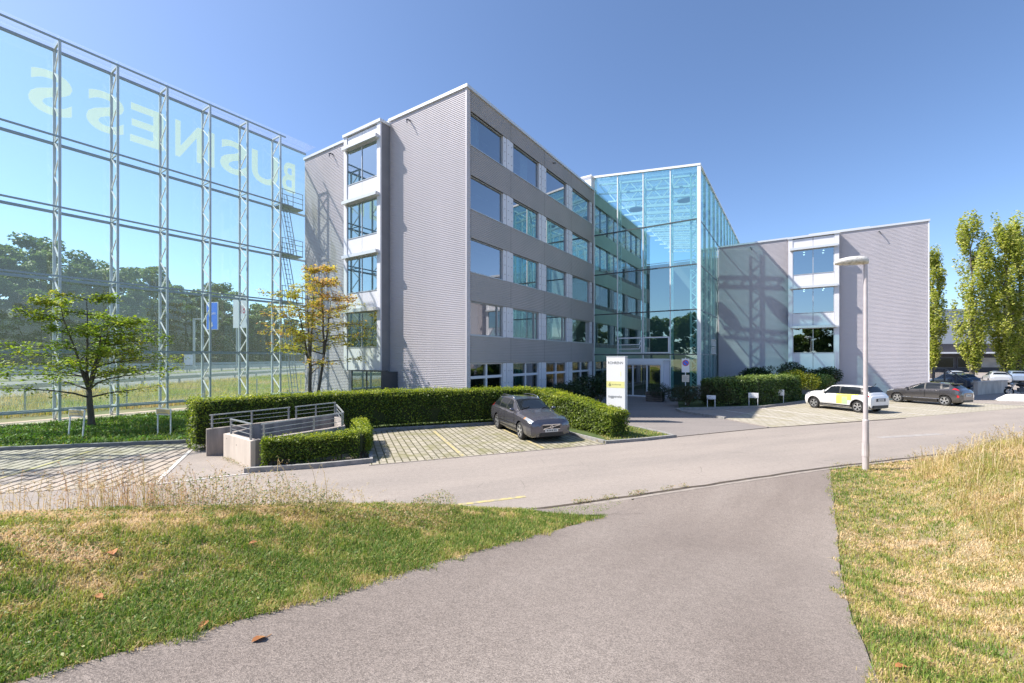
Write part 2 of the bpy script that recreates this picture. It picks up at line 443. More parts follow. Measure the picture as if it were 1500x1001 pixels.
# path over the bank
vs_ = np.linspace(PATH_L, PATH_R, 30)
rows = []
for v in vs_:
    # solve w where the path meets the road edge
    lo, hi = 0., 30.
    for _ in range(50):
        mid = (lo + hi) / 2
        X, Y = .813 * v + .582 * mid, -.582 * v + .813 * mid
        if Y < yedge(X): lo = mid
        else: hi = mid
    wob = np.zeros(170) if (v in (vs_[0], vs_[-1])) else 0
    w = np.linspace(-45, lo - .02, 170)
    w = np.where(np.linspace(0, 1, 170) > .3, w, w)
    if v > 0: v = v + .17 * (1 - sstep((w - 2.5) / 4)) * (v / PATH_R)
    vv2 = v + wob + (0 if np.isscalar(wob) else .07 * (fbm(w * 1.7, w * 0 + v, 3) - .5))
    X, Y = .813 * vv2 + .582 * w, -.582 * vv2 + .813 * w
    rows.append(np.stack([X, Y, height(X, Y) * 0 + height(.813 * np.clip(v, -3.25, .2) + .582 * w, -.582 * np.clip(v, -3.25, .2) + .813 * w) + .008], -1))
A = np.stack(rows, 0)
nr, nc = A.shape[:2]; idx = np.arange(nr * nc).reshape(nr, nc)
F4 = np.stack([idx[:-1, :-1], idx[1:, :-1], idx[1:, 1:], idx[:-1, 1:]], -1).reshape(-1, 4)
tag(np_mesh('path', A.reshape(-1, 3), F4, M['path'], smooth=True), kind='structure')


# the mouth of the path widens to the left where it meets the road
def mouth(X): return 1.05 * sstep((X + .9) / 2.2)
gx = np.linspace(-.85, 2.6, 40); gt_ = np.linspace(0, 1, 14)
GX_ = np.repeat(gx[None], 14, 0); GY = yedge(gx)[None] - .02 - (mouth(gx)[None] + .05) * (1 - gt_[:, None])
idx = np.arange(40 * 14).reshape(14, 40)
F4 = np.stack([idx[:-1, :-1], idx[:-1, 1:], idx[1:, 1:], idx[1:, :-1]], -1).reshape(-1, 4)
tag(np_mesh('path_mouth', np.stack([GX_, GY, height(GX_, GY) + .012], -1).reshape(-1, 3), F4, M['path'], smooth=True), kind='structure')


def strip(name, pts, w, z0, z1, mat, off=0.):
    """a long bar of width w laid along points (a kerb, an edging, a line)"""
    m = MB(); P = [Vector((p[0], p[1], 0)) for p in pts]
    L_ = []; R_ = []
    for i, p in enumerate(P):
        d = (P[min(i + 1, len(P) - 1)] - P[max(i - 1, 0)]).normalized(); n = Vector((-d.y, d.x, 0))
        L_.append(p + n * (off + w / 2)); R_.append(p + n * (off - w / 2))
    for i in range(len(P) - 1):
        a, b, c, d = R_[i], R_[i + 1], L_[i + 1], L_[i]
        m.add([(q.x, q.y, z) for z in (z0, z1) for q in (a, b, c, d)], [(4, 5, 6, 7), (0, 1, 5, 4), (1, 2, 6, 5), (2, 3, 7, 6), (3, 0, 4, 7)])
    return tag(m.build(name, mat), kind='structure')


ex_ = np.linspace(-40, 60, 200)
strip('road_edging', [(x, yedge(x)) for x in ex_], .12, -.02, .014, M['edge'], off=-.1)
strip('road_edging_gap', [(x, yedge(x) + .03 * math.sin(x * 5) * math.sin(x * 1.7)) for x in ex_ if x < 60], .1, -.02, .018, M['gap'], off=.0)
# parking bays
pa = [(-34, 9.7), (-34, 4.1), (-11.64, 9.75), (-8.7, 10.5), (-11.5, 15.5), (-17.2, 14.15)]
tag(MB().add([(x, y, .008) for x, y in pa], [tuple(range(len(pa)))]).build('parking_paving', M['pave_a']), kind='structure')
pb = [(-4.1, 12.35), (3.35, 15.35), (2.3, 17.15), (1.0, 20.5), (-.95, 19.75), (-5.85, 17.95)]
tag(MB().add([(x, y, .008) for x, y in pb], [tuple(range(len(pb)))]).build('parking_paving', M['pave_b']), kind='structure')
pc = [(11.35, 18.95), (20.9, 22.3), (30.5, 26.0), (33, 27.0), (30.0, 31.5), (21.0, 29.7), (15.5, 26.2), (10.75, 21.6)]
tag(MB().add([(x, y, .009) for x, y in pc], [tuple(range(len(pc)))]).build('parking_paving', M['pave_c']), kind='structure')
strip('kerb', [(-34, 9.85), (-17.2, 14.37), (-11.6, 15.75), (-10.9, 15.3)], .12, -.02, .1, M['kerb'])
strip('kerb', [(-5.9, 18.05), (-.95, 19.87), (.6, 20.4), (1.55, 19.6), (2.35, 17.25), (3.35, 15.5)], .12, -.02, .11, M['kerb'])
strip('kerb', [(3.35, 15.45), (5.0, 16.05), (6.35, 16.7)], .12, -.02, .1, M['kerb'])
strip('kerb', [(6.4, 16.75), (6.2, 17.6), (5.6, 18.9)], .1, -.02, .06, M['kerb'])
strip('kerb', [(-7.2, 11.55), (-5.5, 12.05), (-4.15, 12.65), (-4.5, 13.6)], .14, -.02, .13, M['kerb'])
strip('kerb', [(33, 27.1), (29.5, 31.3)], .1, -.02, .04, M['kerb'])
strip('kerb', [(10.72, 21.55), (9.6, 24.1), (9.65, 25.1), (10.2, 25.6), (12.0, 25.75), (15.6, 26.55), (20.8, 30.1), (24.5, 31.9)], .14, -.02, .12, M['kerb'])
strip('kerb', [(10.75, 21.55), (11.35, 19.0)], .12, -.02, .03, M['edge'])
strip('road_joint', [(6.5, 16.78), (11.3, 18.9), (20.0, 21.8)], .06, -.02, .013, M['gap'])
strip('road_joint', [(-4.1, 12.3), (3.35, 15.35)], .05, -.02, .013, M['edge'])
strip('road_marking', [(-8.75, 10.5), (-10.95, 14.75)], .1, -.02, .016, M['white_line'])
strip('road_marking', [(-8.7, 10.45), (-7.0, 11.45)], .07, -.02, .016, M['white_line'])
# painted marks
strip('road_marking', [(-1.61, 8.84), (.3, 9.56)], .11, -.02, .006, M['yellow_line'])
strip('road_marking', [(-2.5, 8.45), (-2.0, 8.9)], .11, -.02, .006, M['yellow_line'])
for q in ((-12.9, 10.2), (-16.6, 9.2), (-20.5, 8.2)):
    strip('parking_line', [q, (q[0] - 1.2, q[1] + 4.6)], .1, -.02, .014, M['yellow_line'])
for q in ((-1.55, 13.5), (1.1, 14.6)):
    strip('parking_line', [q, (q[0] - 1.72, q[1] + 4.5)], .1, -.02, .014, M['yellow_line'])
for q in ((14.3, 20.1), (17.0, 21.1), (22.3, 23.1), (25.0, 24.1)):
    strip('parking_line', [q, (q[0] - 1.8, q[1] + 4.9)], .09, -.02, .015, M['white_line'])
M['faded'] = pbr('worn_marking', (.36, .335, .315), .85, c2=(.29, .265, .25), scale=3)
strip('road_marking', [(14.2, 16.6), (17.4, 17.4)], .3, -.02, .004, M['faded'])

# lawns and beds
ln = [(-34, 9.95), (-17.2, 14.45), (-11.6, 15.85), (-9.9, 16.0), (-6, 19.0), (-1, 20.9), (.4, 21.4), (2.8, 27), (7.0, 36), (-2.36, 22.4), (-14.8, 30.65), (-30, 7.8)]
tag(MB().add([(x, y, .06) for x, y in [(-34, 9.95), (-17.2, 14.45), (-11.6, 15.85), (-9.5, 15.6), (-6, 18.2), (-1, 20.0), (1.0, 20.7), (3.0, 26), (6.5, 35.6), (6, 37), (-15.5, 31.5), (-31, 8.2)]], [tuple(range(12))]).build('lawn', M['lawn']), kind='structure')
tag(MB().add([(x, y, .05) for x, y in [(2.4, 17.2), (3.35, 15.55), (6.3, 16.75), (5.5, 18.8), (4.4, 21), (2.0, 21.2)]], [tuple(range(6))]).build('lawn', M['lawn']), kind='structure')
tag(MB().add([(x, y, .07) for x, y in [(10.0, 25.7), (12.0, 25.85), (15.6, 26.65), (20.8, 30.2), (24.5, 32.0), (26.5, 33.6), (18.7, 39), (13.9, 31.8), (11.8, 30.5)]], [tuple(range(9))]).build('planting_bed', M['lawn']), kind='structure')


def screen_pt(s, w=0.): # s metres from the facade towards the camera, w metres outwards
    p = CORNER + EX * (-14.93 - w) + EY * (-s)
    return p.x, p.y


gr = [screen_pt(-1, -.6), screen_pt(24, -.6), screen_pt(24, 1.5), screen_pt(-1, 1.5)]
tag(MB().add([(x, y, .075) for x, y in gr], [(0, 1, 2, 3)]).build('gravel_strip', M['gravel']), kind='structure')
# beyond the screen: verge rising to the motorway
vg = MB()
prof = [(0, -.06), (2.5, .05), (6, .4), (9.0, .66), (10.5, .68)]
X0 = -30.5
m = MB()
ys = np.linspace(-60, 420, 120)
cols = [(-14, .0), (-22, .06), (-25.5, .3), (-28.5, .62), (-30.4, .68)]
for i in range(len(ys) - 1):
    pass
Vv = []; 
def shear(x, y): return x
VX = []
for y in ys:
    for cx_, cz in cols:
        # the verge starts right behind the screen, which runs at an angle
        xs0 = -16.2 - .664 * (31.5 - y) if y < 31.5 else -16.2
        t = (cx_ + 14) / (-30.4 + 14)
        x0 = max(xs0 - .4, -30.0)
        VX.append((x0 + (-30.4 - x0) * t, y, cz if x0 > -29 else .66))
n5 = len(cols)
FV = [(i * n5 + j, (i + 1) * n5 + j, (i + 1) * n5 + j + 1, i * n5 + j + 1) for i in range(len(ys) - 1) for j in range(n5 - 1)]
tag(MB().add(VX, FV).build('verge', M['verge'], smooth=True), kind='structure')
M['motorway'] = pbr('motorway_asphalt', (.17, .165, .16), .85, c2=(.14, .137, .135), scale=.8)
tag(MB().quad((-80.5, -60, .7), (-30.4, -60, .7), (-30.4, 420, .7), (-80.5, 420, .7)).build('motorway', M['motorway']), kind='structure')
tag(MB().quad((-55, -60, .705), (-50, -60, .705), (-50, 420, .705), (-55, 420, .705)).build('median_strip', M['verge']), kind='structure')
# wooded hillside
hv = []; hx = np.linspace(-80, -330, 26); hy = np.linspace(-80, 480, 40)
for y in hy:
    for x in hx: hv.append((x, y, .69 + 16 * float(sstep((-x - 82) / 60)) + 22 * float(sstep((-x - 140) / 160)) * (1 + .3 * math.sin(y * .02))))
hf = [(i * 26 + j, (i + 1) * 26 + j, (i + 1) * 26 + j + 1, i * 26 + j + 1) for i in range(39) for j in range(25)]
M['wood_floor'] = pbr('woodland_floor', (.035, .05, .02), .95, c2=(.06, .075, .03), scale=.2)
tag(MB().add(hv, hf).build('hillside', M['wood_floor'], smooth=True), kind='structure')
# ------------------------------------------------------------------ buildings (local axes: x along the front, y into the site)
def corr(mb, a, b, out, z0, z1, per=.1, dep=.027, mi=0):
    """horizontally corrugated sheet from a to b (plan points), bulging along out"""
    n = max(1, int(round((z1 - z0) / per))); per = (z1 - z0) / n
    vs = []
    for i in range(n):
        for t, d in ((0, 0), (.42, 0), (.5, 1), (.92, 1)):
            z = z0 + (i + t) * per
            for p in (a, b): vs.append((p[0] + out[0] * dep * d, p[1] + out[1] * dep * d, z))
    for p in (a, b): vs.append((p[0], p[1], z1))
    k = len(vs) // 2
    mb.add(vs, [(2 * i, 2 * i + 1, 2 * i + 3, 2 * i + 2) for i in range(k - 1)], mi)
    return mb


def place(name, label, cat, group=None): return empty(name, CORNER, -TH, label, cat, group)


ROWS = [2.78, 6.1, 9.45, 12.78, 16.15]      # heads of the window rows
OPEN = [(.34, 3.36), (4.46, 7.56), (8.6, 11.72), (12.74, 16.1)]
JOINT = [.31, 4.13, 8.26, 12.42, 16.55]

bld = place('office_building', 'grey corrugated metal office block with four rows of windows above the tall clipped hedge', 'building')
w = MB()
corr(w, (-14.93, 0), (-9.38, 0), (0, -1), 0, 17.2)
corr(w, (-5.92, 0), (-.06, 0), (0, -1), 0, 17.2)
corr(w, (-9.38, 0), (-5.92, 0), (0, -1), 0, 2.3)
w.box(-14.93, -14.8, .04, 30.2, 0, 17.2)
w.box(-14.8, -.1, 30.05, 30.2, 0, 17.2)
w.box(-14.8, -9.38, .04, .12, 0, 17.15); w.box(-5.92, -.3, .04, .12, 0, 17.15)
w.build('wall', M['clad'], bld)
c = MB(); c.box(-.06, .02, -.035, .02, 0, 17.2)
corr(c, (0, .02), (0, .29), (1, 0), 0, 17.2, dep=.02); corr(c, (0, 16.57), (0, 16.68), (1, 0), 0, 17.2, dep=.02)
c.build('corner_strip', M['clad'], bld)
for i in range(6):
    z0 = ROWS[i - 1] if i else 0; z1 = (ROWS[i] - 1.8) if i < 5 else 17.2
    if i == 0: z1 = .4
    for j in range(4):
        s = MB(); corr(s, (0, JOINT[j] + .012), (0, JOINT[j + 1] - .012), (1, 0), z0, z1, dep=.022)
        s.box(-.1, -.03, JOINT[j], JOINT[j + 1], z0 + .01, z1 - .01, 1)
        s.build('spandrel', [M['clad2'], M['seam']], bld)
rnd = random.Random(4)
for r, zt in enumerate(ROWS):
    zb = zt - 1.8 if r else .4
    for j, (y0, y1) in enumerate(OPEN):
        f = MB(); t = .05
        xo, xi = -.1, -.2
        f.box(xi, xo, y0, y0 + t, zb, zt); f.box(xi, xo, y1 - t, y1, zb, zt)
        f.box(xi, xo, y0 + t, y1 - t, zt - t, zt); f.box(xi, xo, y0 + t, y1 - t, zb, zb + t)
        if r == 0:
            yc = (y0 + y1) / 2 - .05
            f.box(xi, xo + .03, yc - .07, yc + .07, zb + t, zt - t)
            f.box(xi, xo + .02, y0 + t, yc - .07, 1.95, 2.1); f.box(xi, xo + .02, yc + .07, y1 - t, 1.95, 2.1)
        else:
            (f.box(xi, xo + .015, y1 - .5, y1 - .45, zb + t, zt - t) if r == 1 else None)
        fr = f.build('window', M['alu'] if r else M['panel'], bld)
        MB().quad((-.16, y0 + t, zb + t), (-.16, y1 - t, zb + t), (-.16, y1 - t, zt - t), (-.16, y0 + t, zt - t)).build('pane', M['glass_win'] if r else M['glass_dark'], fr)
        MB().box(-.1, .05, y0 - .04, y1 + .04, zb - .055, zb - .003).build('sill', M['alu'], fr)
        if r and rnd.random() < .6:
            b = MB(); yy = y0 + .2 + rnd.random() * 1.2
            for q in range(rnd.randint(3, 7)): b.box(-.42, -.4, yy + q * .13, yy + q * .13 + .085, zb + .1, zt - .08)
            b.build('blind', M['blind'], fr)
        yn = OPEN[j + 1][0] if j < 3 else 16.55
        p = MB(); wd = (yn - y1) / 3
        for q in range(3):
            p.box(-.12, -.035 + (.02 if q == 1 else 0), y1 + q * wd + .012, y1 + (q + 1) * wd - .012, zb + .004, zt - .004)
            for zq in (.2, .5, .8): p.box(-.03, -.005 if q != 1 else .0, y1 + (q + .5) * wd - .016, y1 + (q + .5) * wd + .016, zb + (zt - zb) * zq, zb + (zt - zb) * zq + .032, 1)
        p.box(-.2, -.125, y1, yn, zb, zt, 1)
        p.build('window_panel', [M['panel'], M['alu_dark']], bld)
# floors, partitions
for z in (.02, 3.25, 6.6, 9.95, 13.3): MB().box(-14.7, -.26, .2, 29.9, z, z + .25).build('floor_slab', [M['floor_in']], bld)
for z in (2.85, 6.2, 9.55, 12.9, 16.3):
    cm = MB().box(-14.7, -.26, .2, 29.9, z, z + .06)
    for q in range(9): cm.box(-1.9, -1.7, 1 + q * 1.9, 2.2 + q * 1.9, z - .05, z - .004, 1)
    cm.build('ceiling', [M['ceiling'], M['white']], bld)
pw = MB(); pw.box(-6.0, -5.9, 4.2, 29.8, .3, 16.2); pw.box(-14.6, -6.0, 4.1, 4.2, .3, 16.2)
for y in (8.26, 16.62): pw.box(-5.9, -.3, y - .05, y + .05, .3, 16.2)
pw.build('partition', M['interior'], bld)
MB().box(-14.8, -.05, .1, 30.05, 17.04, 17.19).build('roof', M['clad'], bld)
k = MB()
k.box(-15.0, -9.3, -.1, .3, 17.2, 17.36); k.box(-6.0, .1, -.1, .3, 17.2, 17.36); k.box(-9.3, -6.0, .0, .3, 17.2, 17.34); k.box(-.3, .1, .3, 16.68, 17.2, 17.355); k.box(-15.0, -14.7, .3, 30.2, 17.2, 17.36)
k.build('coping', M['coping'], bld)
for x in (-11.6, -4.2):
    MB().bar((x, -.02, 16.75), (x, -.28, 16.72), .06).bar((x, -.3, 16.72), (x + .1, -.34, 16.45), .05).build('overflow_spout', M['alu_dark'], bld)
MB().bar((.0, 9.5, 16.85), (.22, 9.5, 16.8), .06).build('overflow_spout', M['alu_dark'], bld)


def bay(parent, x0, x1, yf, yw, zbot, ztop, tops, hwin, cols=2):
    """projecting window bay: pale pilasters, panels, blind boxes and two-light windows"""
    t = .3; xm = (x0 + x1) / 2
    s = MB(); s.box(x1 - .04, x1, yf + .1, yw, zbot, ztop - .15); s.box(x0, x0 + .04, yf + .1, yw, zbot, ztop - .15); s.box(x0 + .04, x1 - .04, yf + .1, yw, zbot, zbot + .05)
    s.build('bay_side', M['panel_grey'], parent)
    p = MB(); p.box(x0 - .003, x0 + t, yf, yf + .1, zbot, ztop - .15); p.box(x1 - t, x1 + .003, yf, yf + .1, zbot, ztop - .15)
    p.build('pilaster', M['panel'], parent)
    c = MB(); c.box(x0 - .06, x1 + .06, yf - .07, yw - .004, ztop - .15, ztop + .02); c.build('bay_coping', M['coping'], parent)
    xa, xb = x0 + t, x1 - t
    edges = []
    for i, zt in enumerate(tops):
        zw = zt - .14; zb = zt - hwin
        f = MB(); q = .05
        f.box(xa, xa + q, yf + .03, yf + .1, zb, zw); f.box(xb - q, xb, yf + .03, yf + .1, zb, zw); f.box(xm - q / 2, xm + q / 2, yf + .03, yf + .1, zb, zw)
        f.box(xa + q, xm - q / 2, yf + .03, yf + .1, zb, zb + q); f.box(xm + q / 2, xb - q, yf + .03, yf + .1, zb, zb + q)
        f.box(xa + q, xm - q / 2, yf + .03, yf + .1, zw - q, zw); f.box(xm + q / 2, xb - q, yf + .03, yf + .1, zw - q, zw)
        fr = f.build('bay_window', M['alu'], parent)
        for a, b in ((xa + q, xm - q / 2), (xm + q / 2, xb - q)):
            MB().quad((a, yf + .06, zb + q), (b, yf + .06, zb + q), (b, yf + .06, zw - q), (a, yf + .06, zw - q)).build('pane', M['glass_bay'], fr)
        MB().box(x0 + .12, x1 - .1, yf - .26, yf - .004, zw + .004, zw + .2).build('blind_box', M['coping'], parent)
        pt = tops[i + 1] - hwin if i + 1 < len(tops) else ztop - .2
        edges.append((zw + .0, pt)); 
    edges.insert(0, (zbot + .02, tops[0] - hwin))
    for z0, z1 in edges:
        pm = MB()
        for a, b in ((xa + .01, xm - .015), (xm + .015, xb - .01)): pm.box(a, b, yf + .05, yf + .09, z0 + .01, z1 - .012)
        pm.box(xa, xb, yf + .1, yf + .14, z0 + .01, z1 - .01, 1)
        pm.build('bay_panel', [M['panel'], M['seam']], parent)


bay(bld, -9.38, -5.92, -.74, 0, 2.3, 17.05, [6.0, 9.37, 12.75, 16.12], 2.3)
d = MB(); d.box(-8.0, -7.94, -1.2, 0, 0, 2.28); d.box(-5.3, -5.24, -1.2, 0, 0, 2.28); d.box(-6.62, -6.56, -1.2, -1.14, 0, 2.28); d.box(-8.0, -5.24, -1.2, -.76, 2.285, 2.36)
dd = d.build('vestibule', M['alu_dark'], bld)
for a, b in ((-7.94, -6.62), (-6.56, -5.3)):
    MB().quad((a, -1.17, .02), (b, -1.17, .02), (b, -1.17, 2.28), (a, -1.17, 2.28)).build('pane', M['glass_bay'], dd)
MB().quad((-5.27, -1.2, .02), (-5.27, 0, .02), (-5.27, 0, 2.28), (-5.27, -1.2, 2.28)).build('pane', M['glass_bay'], dd)
# the office front that carries on inside the atrium
YS = [16.72, 20.1, 23.5, 26.9, 30.2]
for i in range(6):
    z0 = ROWS[i - 1] if i else 0; z1 = (ROWS[i] - 2.15) if i < 5 else 17.2
    if i == 0: z1 = .3
    MB().box(-.12, .02, 16.72, 30.2, z0, z1).build('atrium_spandrel', M['at_panel'], bld)
for r, zt in enumerate(ROWS):
    zb = zt - 2.15 if r else .3
    for j in range(4):
        y0, y1 = YS[j], YS[j + 1]
        f = MB(); f.box(-.12, -.02, y0, y0 + .12, zb, zt); f.box(-.12, -.02, y1 - .12, y1, zb, zt); f.box(-.12, -.02, (y0 + y1) / 2 - .04, (y0 + y1) / 2 + .04, zb, zt)
        f.box(-.11, -.03, y0 + .12, (y0 + y1) / 2 - .04, zt - .08, zt)
        fr = f.build('window', M['alu_dark'], bld)
        MB().quad((-.08, y0 + .12, zb), (-.08, y1 - .12, zb), (-.08, y1 - .12, zt), (-.08, y0 + .12, zt)).build('pane', M['glass_dark'], fr)

# ---- atrium
atr = place('glass_atrium', 'tall glass entrance hall with white roof trusses between the two grey metal blocks', 'atrium')
AX = [0.04, 2.08, 4.17, 6.25, 8.34]; AY0 = 16.7; AY1 = 46.0
ZT = [3.35, 6.7, 10.05, 13.4]
def ztop(x): return 18.4 - (18.4 - 17.42) * x / 8.34
fm = MB()
for x in AX[:-1]: fm.box(x, x + .07, AY0, AY0 + .1, 0, ztop(x) - .12)
fm.box(AX[-1] - .12, AX[-1] + .12, AY0 - .05, AY0 + .19, 0, ztop(8.34) - .12)
fm.build('mullion', M['white'], atr)
t = MB()
for z in ZT: t.box(.115, 8.2, AY0 - .03, AY0 - .004, z - .05, z + .03, 1); t.box(.115, 8.2, AY0 + .105, AY0 + .2, z - .04, z + .04)
t.build('transom', [M['white'], M['alu_dark']], atr)
zlev = [0.02] + ZT + [None]
for i in range(4):
    for k_ in range(5):
        a, b = AX[i] + .07, AX[i + 1] - (.12 if i == 3 else 0)
        z0 = zlev[k_]; z1 = zlev[k_ + 1]
        if i in (1, 2) and k_ == 0: continue
        za, zb_ = (z1, z1) if z1 else (ztop(a) - .1, ztop(b) - .1)
        MB().quad((a, AY0 + .03, z0), (b, AY0 + .03, z0), (b, AY0 + .03, zb_), (a, AY0 + .03, za)).build('front_pane', M['glass_atrium'], atr)
# side wall
sy = [16.9] + [16.7 + 2.2 * q for q in range(1, 14)]
for y in sy[1:]: MB().box(8.36, 8.43, y - .03, y + .03, 0 if y < 25.4 else 13.3, 17.36).build('side_mullion', M['steel_dark'], atr)
sr = MB()
for z in ZT: sr.box(8.3, 8.37, 16.9, 25.45 if z < 13.3 else 45, z - .035, z + .035)
sr.build('side_transom', M['steel_dark'], atr)
for q in range(13):
    y0, y1 = sy[q], sy[q + 1]
    for k_ in range(5):
        z0, z1 = zlev[k_], zlev[k_ + 1] or 17.36
        if y0 > 25.2 and z1 < 13.5: continue
        MB().quad((8.35, y0, z0), (8.35, min(y1, 25.5) if z1 < 13.5 else y1, z0), (8.35, min(y1, 25.5) if z1 < 13.5 else y1, z1), (8.35, y0, z1)).build('side_pane', M['glass_atrium'], atr)
# roof: edge profile, glazed roof and lattice girders
e = MB()
e.bar((-.1, AY0 + .02, ztop(0) - .03), (8.46, AY0 + .02, ztop(8.34) - .06), .2, .16)
e.bar((8.37, AY0 + .12, 17.4), (8.37, 45, 17.4), .16, .1)
e.build('roof_edge', M['white'], atr)
MB().box(-1.1, -.02, 16.3, 17.6, 17.37, 18.3).box(-1.2, .05, 16.2, 17.7, 18.3, 18.42).build('roof_box', M['white'], atr)
M['glass_roof'] = glass('roof_glass', (.6, .75, .8), .06, .6, 3., .07, (.85, .97, 1.))
for q in range(13):
    y0 = 16.85 + q * 2.2
    MB().quad((0, y0, ztop(0) - .1), (8.3, y0, ztop(8.34) - .16), (8.3, y0 + 2.16, ztop(8.34) - .16), (0, y0 + 2.16, ztop(0) - .1)).build('roof_pane', M['glass_roof'], atr)
for q in range(12):
    y = 17.9 + q * 2.2
    g = MB(); zt0, zt1 = ztop(0) - .3, ztop(8.34) - .35
    g.bar((.05, y, zt0), (8.2, y, zt1), .14); g.bar((.05, y, zt0 - .8), (8.2, y, zt1 - .8), .14)
    n = 12
    for i in range(n):
        a = .05 + 8.15 * i / n; b = .05 + 8.15 * (i + 1) / n
        fa = zt0 + (zt1 - zt0) * i / n; fb = zt0 + (zt1 - zt0) * (i + 1) / n
        g.bar((a, y, fa - (.8 if i % 2 else 0)), (b, y, fb - (0 if i % 2 else .8)), .075)
    g.build('roof_girder', M['white'], atr)
for x, y in ((2.2, 21.3), (6.4, 21.3)):
    MB().lathe([(0, -.06), (.62, -.06), (.62, .06), (0, .06)], (x, y, 16.55), 'z', 24).tube((x, y, 16.6), (x, y, 17.3), .04).build('ventilation_disc', M['steel_dark'], atr)


def lattice(parent, name, base, d, z0, z1, mat, depth=.55, ch=.095, step=.5, di=.055):
    """upright lattice post: two chords and a zigzag; d = direction from chord to chord"""
    g = MB(); a = Vector(base); b = a + Vector(d) * depth
    g.bar((a.x, a.y, z0), (a.x, a.y, z1), ch, up=(1, 0, 0)); g.bar((b.x, b.y, z0), (b.x, b.y, z1), ch, up=(1, 0, 0))
    n = int((z1 - z0) / step)
    for i in range(n):
        p, q = (a, b) if i % 2 else (b, a)
        g.bar((p.x, p.y, z0 + (z1 - z0) * i / n), (q.x, q.y, z0 + (z1 - z0) * (i + 1) / n), di)
    return g.build(name, mat, parent)


for x in (2.12, 4.2, 6.29): lattice(atr, 'lattice_post', (x, AY0 + .25, 0), (0, 1, 0), 0 if x > 6 else 3.4, ztop(x) - .3, M['white'])
lattice(atr, 'lattice_post', (7.72, AY0 + .28, 0), (1, 0, 0), 0, 17.0, M['white'], .42, .1, .42, .06)
for q in range(1, 12):
    y = 16.7 + 2.2 * q
    lattice(atr, 'lattice_post', (8.18, y, 0), (-1, 0, 0), 0 if y < 25 else 13.2, 17.0, M['white'], .8, .09, .7, .06)
for z in (6.7, 13.4):
    MB().bar((.3, 30.6, z), (8.1, 30.6, z), .1).build('cross_beam', M['white'], atr)
MB().box(0.05, 8.3, 16.95, 30, .004, .012).build('hall_floor', M['floor_in'], atr)
MB().box(0.0, 8.3, 30.3, 30.5, 0, 13.2).build('rear_wall', pbr('hall_rear_wall', (.16, .18, .19), .7), atr)
# entrance: portal, leaves, fanlights
pf = MB()
pf.box(2.12, 6.22, AY0 - .12, AY0 + .12, 2.86, 3.02); pf.box(2.12, 2.3, AY0 - .1, AY0 + .1, 0, 2.86); pf.box(5.62, 5.78, AY0 - .1, AY0 + .1, 0, 2.86)
pf.box(2.3, 5.62, AY0 - .16, AY0 + .1, 2.55, 2.86)
pf.build('portal', M['white'], atr)
MB().box(5.79, 6.22, AY0 - .02, AY0 + .04, 0, 2.85).build('portal_panel', M['panel'], atr)
for a, b in ((2.32, 3.4), (3.42, 4.52), (4.54, 5.6)):
    f = MB(); f.box(a, a + .05, AY0 - .04, AY0 + .02, .0, 2.54); f.box(b - .05, b, AY0 - .04, AY0 + .02, .0, 2.54); f.box(a + .05, b - .05, AY0 - .04, AY0 + .02, 0, .1 if b < 5 else .22); f.box(a + .05, b - .05, AY0 - .04, AY0 + .02, 2.48, 2.54)
    dr = f.build('door', M['white'], atr)
    MB().quad((a + .05, AY0 - .01, .1), (b - .05, AY0 - .01, .1), (b - .05, AY0 - .01, 2.48), (a + .05, AY0 - .01, 2.48)).build('pane', M['glass_dark'], dr)
for i, (a, b) in enumerate(((2.08, 4.17), (4.17, 6.25))):
    MB().quad((a + .07, AY0 + .03, 3.03), (b, AY0 + .03, 3.03), (b, AY0 + .03, 3.35), (a + .07, AY0 + .03, 3.35)).build('front_pane', M['glass_atrium'], atr)
    f = MB(); z0, z1 = 3.42, 4.72; q = .1
    f.box(a + .08, a + .08 + q, AY0 - .1, AY0 - .035, z0, z1); f.box(b - q, b, AY0 - .1, AY0 - .035, z0, z1)
    f.box(a + .08 + q, b - q, AY0 - .1, AY0 - .035, z0, z0 + q); f.box(a + .08 + q, b - q, AY0 - .1, AY0 - .035, z1 - q, z1)
    fl = f.build('fanlight', M['white'], atr)
    if i == 0:
        s = MB()
        for zz in (.28, .62):
            y2 = AY0 - .5
            s.bar((a + .2, AY0 - .1, z1 - zz), (a + .2, y2, z1 - zz - .32), .05); s.bar((b - .12, AY0 - .1, z1 - zz), (b - .12, y2, z1 - zz - .32), .05)
            s.bar((a + .2, y2, z1 - zz - .32), (b - .12, y2, z1 - zz - .32), .06)
        s.build('tilted_sash', M['white'], fl)
sg = MB()
for i in range(2):
    for j in range(3):
        y = 21.6 + j * .72; z = 3.4 + i * .66
        sg.box(8.42, 8.5, y, y + .64, z, z + .06); sg.box(8.42, 8.5, y, y + .64, z + .52, z + .58); sg.box(8.42, 8.5, y, y + .06, z + .06, z + .52); sg.box(8.42, 8.5, y + .58, y + .64, z + .06, z + .52)
sg.build('vent_grid', M['white'], atr)

